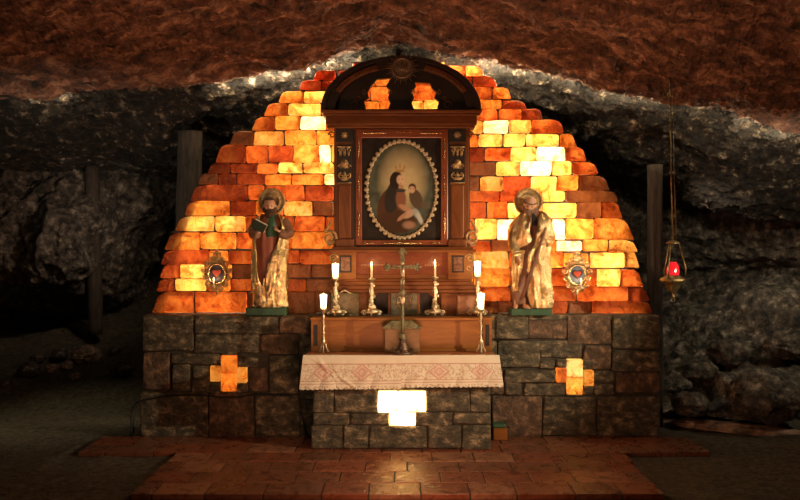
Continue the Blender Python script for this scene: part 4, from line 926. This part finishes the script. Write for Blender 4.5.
mb = MB(); drape(mb, [(z0 + .005, sx_(270), SY, .20, .13, 2, 350), (zs(293), sx_(270), SY, .185, .13, 6, 352), (zs(280), sx_(270), SY, .185, .13, 10, 330), (zs(262), sx_(270), SY, .185, .13, 14, 318), (zs(248), sx_(270), SY, .19, .13, 24, 312), (zs(235), sx_(270.5), SY, .195, .125, 38, 310), (zs(225), sx_(271), SY, .185, .12, 42, 318), (zs(218), sx_(271), SY, .15, .10, 40, 320), (zs(214), sx_(271), SY + .01, .09, .07, 60, 300)], fold=.045, seed=11)
mb.build('gold_cloak', M_gold, t, smooth=True)
mb = MB(); drape(mb, [(z0 + .005, sx_(273), SY - .03, .135, .115, -50, 60), (zs(290), sx_(273), SY - .03, .13, .115, -50, 60), (zs(275), sx_(275), SY - .03, .125, .115, -42, 60), (zs(262), sx_(277), SY - .03, .11, .11, -40, 60), (zs(250), sx_(280), SY - .03, .09, .105, -20, 60)], fold=.05, seed=17, n=60)
mb.build('cloak_front_fold', M_gold, t, smooth=True)
sleeve(t, [(sx_(257), SY, zs(220)), (sx_(253.5), SY - .02, zs(231)), (sx_(256), SY - .08, zs(235)), (sx_(260), SY - .13, zs(234.5))], [.055, .06, .05, .035], M_brown, seed=2)
sleeve(t, [(sx_(284), SY, zs(220)), (sx_(289), SY - .02, zs(231)), (sx_(286), SY - .08, zs(235)), (sx_(281), SY - .13, zs(233))], [.055, .06, .05, .034], M_brown, seed=4)
hand(t, (sx_(258.5), SY - .14, zs(234)), rotm(0, -25, 25) , 1.1, .5, 1)
hand(t, (sx_(283.5), SY - .13, zs(232.5)), rotm(0, 200, -15), 1.15, .9, -1)
bk = MB(); R = rotm(25, 28, 10); bc = np.array((sx_(262), SY - .175, zs(226.5)))
def obox(mb, c, h, R, m=0): 
    v = [(a * h[0], b * h[1], d * h[2]) for a in (-1, 1) for b in (-1, 1) for d in (-1, 1)]; mb.add(np.array(v) @ R.T + c, [(0, 1, 3, 2), (4, 6, 7, 5), (0, 4, 5, 1), (2, 3, 7, 6), (0, 2, 6, 4), (1, 5, 7, 3)], m)
obox(bk, bc, (.075, .014, .052), R); bo = bk.build('book_cover', mat('dark_green_cover', (.015, .03, .02), None, .5), t, bevel=.003)
bk = MB(); obox(bk, bc + R @ np.array((.004, 0, .004)), (.075, .010, .053), R); bk.build('book_pages', mat('book_pages', (.6, .5, .35), None, .7), t)
head(t, (sx_(270), SY - .03, zs(206)), rotm(8, 0, 8), .082, 1.15)
halo(t, (sx_(270.5), SY + .10, zs(201)), 14 * k_)
# ---- right saint
t = thing('saint_statue', 'gilded statue of a stooping haloed saint leaning on a long staff, on a green base', 'statue', (sx_(530), SY, SZ))
mb = MB(); mb.box(sx_(509.5), sx_(550), SY - .15, SY + .12, SZ, SZ + .075); mb.build('plinth', M_green, t, bevel=.01)
z0 = SZ + .075
mb = MB(); loft(mb, [(z0 + .05, sx_(520), SY, .085, .09), (zs(285), sx_(520), SY, .10, .09), (zs(265), sx_(525), SY, .125, .10), (zs(245), sx_(530), SY, .13, .10), (zs(230), sx_(531), SY, .14, .10), (zs(220), sx_(532), SY, .14, .09), (zs(214), sx_(533), SY, .09, .07), (zs(209), sx_(533), SY - .01, .042, .045), (zs(203), sx_(532), SY - .03, .036, .036)], fold=.045, seed=23)
mb.build('body_robe', M_brown, t, smooth=True)
mb = MB()
for fx, a in ((515, -.2), (524, .35)):
    p = np.array((sx_(fx), SY - .06, z0 + .02)); d = np.array((math.sin(a), -math.cos(a), 0))
    mb.tube([p + (0, .02, .12), p + (0, .01, .04), p, p + d * .05 - (0, 0, .004), p + d * .095 - (0, 0, .01)], [.028, .022, .024, .02, .012], 10)
    for k in range(5): q = p + d * .09 + np.array((d[1], -d[0], 0)) * (k - 2) * .0075; mb.tube([q - (0, 0, .01), q + d * (.016 - abs(k - 1) * .002) - (0, 0, .012)], [.005, .004], 6)
mb.build('feet', M_flesh, t, smooth=True)
mb = MB(); loft(mb, [(zs(226), sx_(533), SY - .03, .05, .085), (zs(221), sx_(533), SY - .02, .055, .085), (zs(214), sx_(533), SY - .015, .055, .065), (zs(210), sx_(533), SY - .01, .045, .05)], fold=.015, seed=25); mb.build('dark_collar', M_black, t, smooth=True)
mb = MB(); drape(mb, [(z0 + .004, sx_(538), SY, .145, .13, -52, 215), (zs(292), sx_(537), SY, .145, .13, -45, 225), (zs(278), sx_(535), SY, .15, .13, -35, 240), (zs(265), sx_(532), SY, .175, .13, -25, 262), (zs(252), sx_(531), SY, .2, .14, -10, 290), (zs(243), sx_(530.5), SY, .215, .14, 5, 352), (zs(232), sx_(530.5), SY, .21, .14, 10, 352), (zs(222), sx_(532), SY, .185, .12, 14, 348), (zs(215), sx_(533), SY + .005, .13, .09, 25, 335), (zs(211), sx_(533.5), SY + .015, .07, .06, 55, 305)], fold=.07, seed=31, n=150, kf=16)
mb.build('gold_cloak', M_gold, t, smooth=True)
mb = MB(); drape(mb, [(zs(291), sx_(515), SY - .02, .03, .07, -70, 70), (zs(275), sx_(516), SY - .03, .045, .08, -80, 80), (zs(262), sx_(517), SY - .03, .06, .09, -85, 80), (zs(250), sx_(519), SY - .02, .075, .10, -90, 70)], fold=.04, seed=37, n=50)
mb.build('hanging_sleeve', M_gold, t, smooth=True)
sleeve(t, [(sx_(515), SY, zs(226)), (sx_(512.5), SY - .04, zs(242)), (sx_(515), SY - .12, zs(254))], [.06, .065, .045], M_gold, seed=9)
sleeve(t, [(sx_(547), SY, zs(226)), (sx_(549), SY - .04, zs(238)), (sx_(543), SY - .14, zs(243))], [.06, .062, .042], M_gold, seed=12)
hand(t, (sx_(515.5), SY - .14, zs(256)), rotm(0, 65, 0), 1.1, .5, 1)
hand(t, (sx_(543.5), SY - .15, zs(243)), rotm(0, 160, 0), 1.1, .9, -1)
mb = MB(); mb.tube([(sx_(542.5), SY - .19, zs(228)), (sx_(534), SY - .18, zs(256)), (sx_(519), SY - .17, z0 + .1)], [.014, .02, .024], 8); mb.build('staff', M_brown, t, smooth=True)
head(t, (sx_(529.5), SY - .06, zs(205)), rotm(24, 10, -14), .084, .5, True, mat('grey_brown_beard', (.16, .10, .06), (.3, .2, .13), .6, scale=30, bump=.8, bscale=50))
halo(t, (sx_(529.5), SY + .08, zs(201.5)), 14.5 * k_)

# ================================================================ heart reliquaries on the salt wall
def reliquary(label, px, py, blue):
    y = .16; q = W(px, py, y); t = thing('heart_reliquary', label, 'reliquary', q, 'heart reliquaries on the salt wall'); X0, Z0 = q[0], q[2]
    mb = MB(); a = np.linspace(0, 2 * PI, 36, endpoint=False)
    mb.prism([(X0 + .125 * math.cos(k) * (1 + .08 * math.cos(6 * k)), Z0 + .175 * math.sin(k) * (1 + .06 * math.cos(8 * k))) for k in a], y + .0, y + .055); mb.build('backing', M_oldgold, t, bevel=.01)
    mb = MB(); mb.tube([(X0 + .098 * math.cos(k), y - .01, Z0 - .01 + .112 * math.sin(k)) for k in np.linspace(0, 2 * PI, 37)], .014, 8); mb.build('oval_rim', M_gold, t, smooth=True)
    mb = MB()
    for s in (-1, 1):
        for dx, dz, r, a0 in ((.05, .15, .035, 0), (.11, .10, .034, 1), (.145, .03, .034, 2), (.13, -.05, .032, 3), (.10, -.12, .034, 4), (.04, -.17, .032, 5), (.03, .20, .03, 1)):
            mb.scroll((X0 + s * dx, y - .012, Z0 + dz), r, 1.25, .0105, s, a0)
            mb.ell((X0 + s * dx * 1.12, y, Z0 + dz * 1.12), (.018, .012, .02), 7, 5)
    mb.ell((X0, y - .01, Z0 + .235), (.024, .014, .035), 8, 6); mb.ell((X0, y - .005, Z0 - .2), (.022, .014, .05), 8, 6); mb.ell((X0, y - .01, Z0 + .16), (.03, .016, .025), 8, 6)
    mb.build('scroll_frame', M_oldgold if not blue else M_gold, t, smooth=True)
    mb = MB(); mb.prism([(X0 + .093 * math.cos(k), Z0 - .01 + .107 * math.sin(k)) for k in a], y - .006, y + .004); mb.build('oval_field', mat('field_%s' % ('grey_blue' if blue else 'dark_violet'), (.12, .16, .24) if blue else (.035, .025, .045), (.2, .24, .32) if blue else (.09, .06, .09), .3, scale=12), t)
    s_ = .052 if blue else .058
    hp = [(16 * math.sin(u) ** 3 / 16 * s_, (13 * math.cos(u) - 5 * math.cos(2 * u) - 2 * math.cos(3 * u) - math.cos(4 * u)) / 16 * s_) for u in np.linspace(0, 2 * PI, 30, endpoint=False)]
    mb = MB(); mb.prism([(X0 + x_ * 1.22, Z0 + z_ * 1.2) for x_, z_ in hp], y - .014, y - .004); mb.build('heart_border', M_dark, t, bevel=.003)
    mb = MB(); mb.prism([(X0 + x_ * .85, Z0 + .002 + z_ * .8) for x_, z_ in hp], y - .024, y - .01); mb.build('heart', mat('red_heart', (.42, .07, .04), None, .3), t, bevel=.005)
    mb = MB(); mb.tube([(X0 - .02, y - .02, Z0 - .16), (X0 - .02, y - .06, Z0 - .17), (X0 - .02, y - .07, Z0 - .155)], .007, 6)
    mb.lathe([(.022, 0), (.026, .008), (.018, .014)], (X0 - .02 + (.05 if blue else 0), y - .07, Z0 - .155), 12); mb.build('candle_arm', M_brass, t, smooth=True)
    if blue: mb = MB(); mb.box(X0 - .02, X0 + .07, y - .075, y - .065, Z0 - .160, Z0 - .152); mb.build('arm_plate', M_brass, t)
    cx_ = X0 - .02 + (.05 if blue else 0); c_ = thing('small_candle', ('small lit candle on the left heart reliquary' if not blue else 'small lit candle on the right heart reliquary'), 'candle', (cx_, y - .07, Z0 - .141))
    mb = MB(); mb.lathe([(.008, 0), (.007, .05), (.003, .055)], (cx_, y - .07, Z0 - .141), 8); mb.build('wax_stick', M_wax, c_, smooth=True)
    mb = MB(); mb.lathe([(.001, 0), (.007, .01), (.001, .035)], (cx_, y - .07, Z0 - .084), 8); mb.build('flame', M_flame, c_, smooth=True)
    lamp('reliquary_light', 'POINT', (cx_, y - .1, Z0 - .06), .5, (1, .6, .3), .01)
reliquary('gilt framed oval heart reliquary with dark violet field, left of the bearded saint', 217, 273, False)
reliquary('gilt framed oval heart reliquary with grey blue field, right of the golden saint', 577, 274, True)

# ================================================================ hanging sanctuary lamp
LY = -.5; q = W(673, 278, LY); t = thing('sanctuary_lamp', 'hanging brass sanctuary lamp with a red glass beside the right timber post', 'hanging lamp', q); X0, Z0 = q[0], q[2]
M_ob = mat('dull_brass', (.32, .24, .11), (.16, .11, .05), .35, .9, scale=20, bump=.3)
mb = MB(); mb.lathe([(.006, -.19), (.02, -.175), (.008, -.16), (.025, -.13), (.07, -.08), (.075, -.05), (.12, -.02), (.135, .0), (.12, .02), (.09, .03), (.085, .045), (.06, .05), (.05, .02)], (X0, LY, Z0 - .02), 24, lobes=6, amp=.03); mb.build('bowl', M_ob, t, smooth=True)
mb = MB(); mb.scroll((X0, LY, Z0 - .23), .018, 1, .004, 1, PI / 2, r1=1); mb.build('bottom_ring', M_ob, t, smooth=True)
gm = bpy.data.materials.new('red_glass'); gm.use_nodes = True; gb = gm.node_tree.nodes['Principled BSDF']; gb.inputs['Base Color'].default_value = (.5, .01, .015, 1); gb.inputs['Roughness'].default_value = .15
gb.inputs['Emission Color'].default_value = (1, .02, .03, 1); gb.inputs['Emission Strength'].default_value = .55
mb = MB(); mb.lathe([(.045, .0), (.062, .02), (.066, .06), (.055, .11), (.035, .145), (.028, .15)], (X0 - .0, LY, Z0 + .02), 20); mb.build('red_glass', gm, t, smooth=True)
mb = MB(); mb.lathe([(.001, 0), (.008, .012), (.001, .03)], (X0 + .0, LY - .068, Z0 + .06), 8); mb.build('flame', emit('lamp_flame', (1, .55, .45), 6), t, smooth=True)
mb = MB(); zc = Z0 + .36
for k in range(3):
    a = PI / 2 + .35 + k * 2 * PI / 3; mb.tube([(X0 + .125 * math.cos(a), LY + .125 * math.sin(a), Z0 + .0), (X0 + .13 * math.cos(a), LY + .13 * math.sin(a), Z0 + .1), (X0 + .06 * math.cos(a), LY + .06 * math.sin(a), zc)], .0065, 6)
mb.lathe([(.01, 0), (.075, .0), (.06, .02), (.01, .035)], (X0, LY, zc), 14); mb.build('suspension', M_ob, t, smooth=True)
zr = W(0, 97, LY)[2]; mb = MB(); mb.tube([(X0, LY, zc + .03), (X0 - .02, LY, (zc + zr) / 2), (X0 - .03, LY, zr)], .007, 6)
for k in range(3): mb.scroll((X0 - .03 + (k - 1) * .05, LY, zr + .02), .035, 1.1, .006)
mb.tube([(X0 - .03, LY, zr), (X0 - .03, LY, zr + .28)], .008, 6)
mb.tube([(X0 + .035, LY, zc + .03), (X0 + .01, LY, (zc + zr) / 2), (X0 - .0, LY, zr)], .004, 6)
mb.build('chain', M_ob, t, smooth=True)

# ================================================================ timber posts
def post(label, px, pyt, pyb, wpx, y, seed, lean=0, square=False):
    q = W(px, pyb, y); w = wpx / 2 * (CAMD + y) / FOC; zt_ = W(0, pyt, y)[2]; zb = q[2]
    n = 20; k = 30; z = np.linspace(zb, zt_, k); a = np.linspace(0, 2 * PI, n, endpoint=False); G = np.zeros((n, k, 3))
    A, Z = np.meshgrid(a, z, indexing='ij'); P = np.stack([np.cos(A) * 2, np.sin(A) * 2, Z * 1.5 + seed], -1).reshape(-1, 3)
    r = w * (1 + .16 * fbm(P, 3, seed).reshape(n, k))
    if square: r = r * np.minimum(1.25, 1 / np.maximum(np.abs(np.cos(A)), np.abs(np.sin(A))))
    G[:, :, 0] = q[0] + r * np.cos(A) + lean * (Z - zb); G[:, :, 1] = y + r * np.sin(A); G[:, :, 2] = Z
    mb = MB(); b = mb.n; mb.grid(G, 0, wrap=True); mb.f.append(tuple(b + i * k for i in range(n))[::-1]); mb.m.append(0); mb.f.append(tuple(b + i * k + k - 1 for i in range(n))); mb.m.append(0)
    o = mb.build('timber_post', M_wood, smooth=True, loc=(q[0], y, zb)); tag(o, label, 'post')
post('slim round timber post standing among the rocks at the far left', 95.5, 166, 334, 14, 3.5, 1, -.02)
post('thick weathered timber post behind the left edge of the salt wall', 186, 132, 340, 24, 1.0, 2, .02)
post('squared timber post right of the salt wall behind the hanging lamp', 655, 165, 430, 13, .7, 3, 0, True)

# ================================================================ wood block, cable, loose rocks
a = W(493, 437, -.12); b = W(507, 427, -.12)
t = thing('wood_block', 'small reddish wood block with a dark green cushion on top beside the altar', 'wood block', (a[0] + .08, -.08, 0))
mb = MB(); mb.box(a[0], b[0], -.16, -.03, .002, .13); mb.build('block', M_honey, t, bevel=.006)
mb = MB(); mb.box(a[0] - .01, b[0] - .02, -.165, -.03, .131, .175); mb.build('cushion', M_green, t, bevel=.014)
mb = MB(); cp = [(120, 404, -.02), (135, 409, -.02), (122, 413, -.02)]
P = [(-3.3, 1.0, .0), (-3.1, .3, 0), (-2.98, -.03, .02), (-2.95, -.05, .35), (-2.7, -.035, .44), (-2.3, -.035, .47), (-1.9, -.035, .44), (-1.6, -.035, .47), (-1.25, -.035, .46), (-1.12, -.04, .44), (-1.05, -.05, .05), (-1.0, -.06, .015), (-.935, -.12, .012)]
mb.tube(cr(np.array(P), np.linspace(0, 1, 90)), .009, 6); tag(mb.build('power_cable', M_black, smooth=True), 'thin black cable running along the stone wall left of the altar', 'cable')
M_rock = mat('loose_rock', (.06, .045, .035), (.6, .4, .28), .8, scale=6, bump=.8)
def rock(name, label, c, r, seed, m=M_grey, group=None, nu=60, amp=.75, rz=0):
    def dsp(V):
        d = ridged(V * 2.1 + seed, 4, seed) * amp + fbm(V * .9 + seed, 2, seed) * .3 + (1 - amp * .6); return V * d[:, None]
    mb = MB(); mb.ell(c, r, nu, nu * 2 // 3, disp=dsp, rot=rotm(0, 0, rz)); o = mb.build(name, m, smooth=True, loc=(c[0], c[1], c[2])); tag(o, label, 'rock', group); return o
spec = [(87, 357, 27, M_rock, 'largest reddish rock on the rubble at the left, level with the cable'), (68, 368, 13, M_rock, 'pale rock leaning against the largest reddish rock'), (60, 352, 16, M_grey, 'grey rock left of the largest reddish rock'),
        (52, 372, 14, M_rock, 'low pinkish rock at the foot of the left rubble'), (28, 376, 20, M_grey, 'broad grey rock at the left edge of the floor'), (6, 394, 12, M_grey, 'small rock nearest the left edge of the earth floor'), (76, 384, 12, M_rock, 'little flat stone on the edge of the packed earth'),
        (122, 376, 20, M_grey, 'long low grey rock right of the largest reddish rock'), (114, 344, 12, M_grey, 'dark stone just right of the reddish rock'), (38, 356, 14, M_grey, 'grey stone high on the left rubble')]
for k, (px, py, w, m, lb) in enumerate(spec):
    y = 2.3 + (390 - py) * .02; D = CAMD + y; zg = gz(-4, y); r = w / 2 * D / FOC * .84; q = W(px, py, y)
    rock('loose_rock', lb, (q[0], y, zg + r * .5), (r * 1.1, r, r * .8), 60 + k, m, 'loose rocks on the left rubble')
for k, (px, py, w, y, lb) in enumerate([(690, 405, 30, .5, 'grey rock at the foot of the right rubble slope beside the stone wall'), (765, 395, 60, .1, 'large craggy rock low at the right edge'), (728, 352, 34, 1.2, 'grey rock halfway up the right rubble slope'), (700, 370, 30, 1.1, 'flat pale rock right of the stone wall'),
                                   (795, 345, 40, .9, 'upright craggy rock at the right edge above the floor'), (675, 385, 22, .9, 'small pale rock nearest the right end of the stone wall')]):
    D = CAMD + y; r = w / 2 * D / FOC; q = W(px, py, y); rock('rubble_rock', lb, q, (r * 1.2, r, r * .8), 90 + k, M_grey, 'rocks on the right rubble slope', nu=70, amp=.5)
rock('rock_ledge', 'long low pale ledge of rock running along the foot of the right slope', W(760, 432, .1), (.95, .16, .07), 120, M_rock, nu=90, amp=.5, rz=-32)
rock('rock_ledge', 'lower dark ledge of rock along the ground right of the tiles', W(722, 444, .0), (.85, .10, .04), 121, M_rock, nu=80, amp=.5, rz=-28)
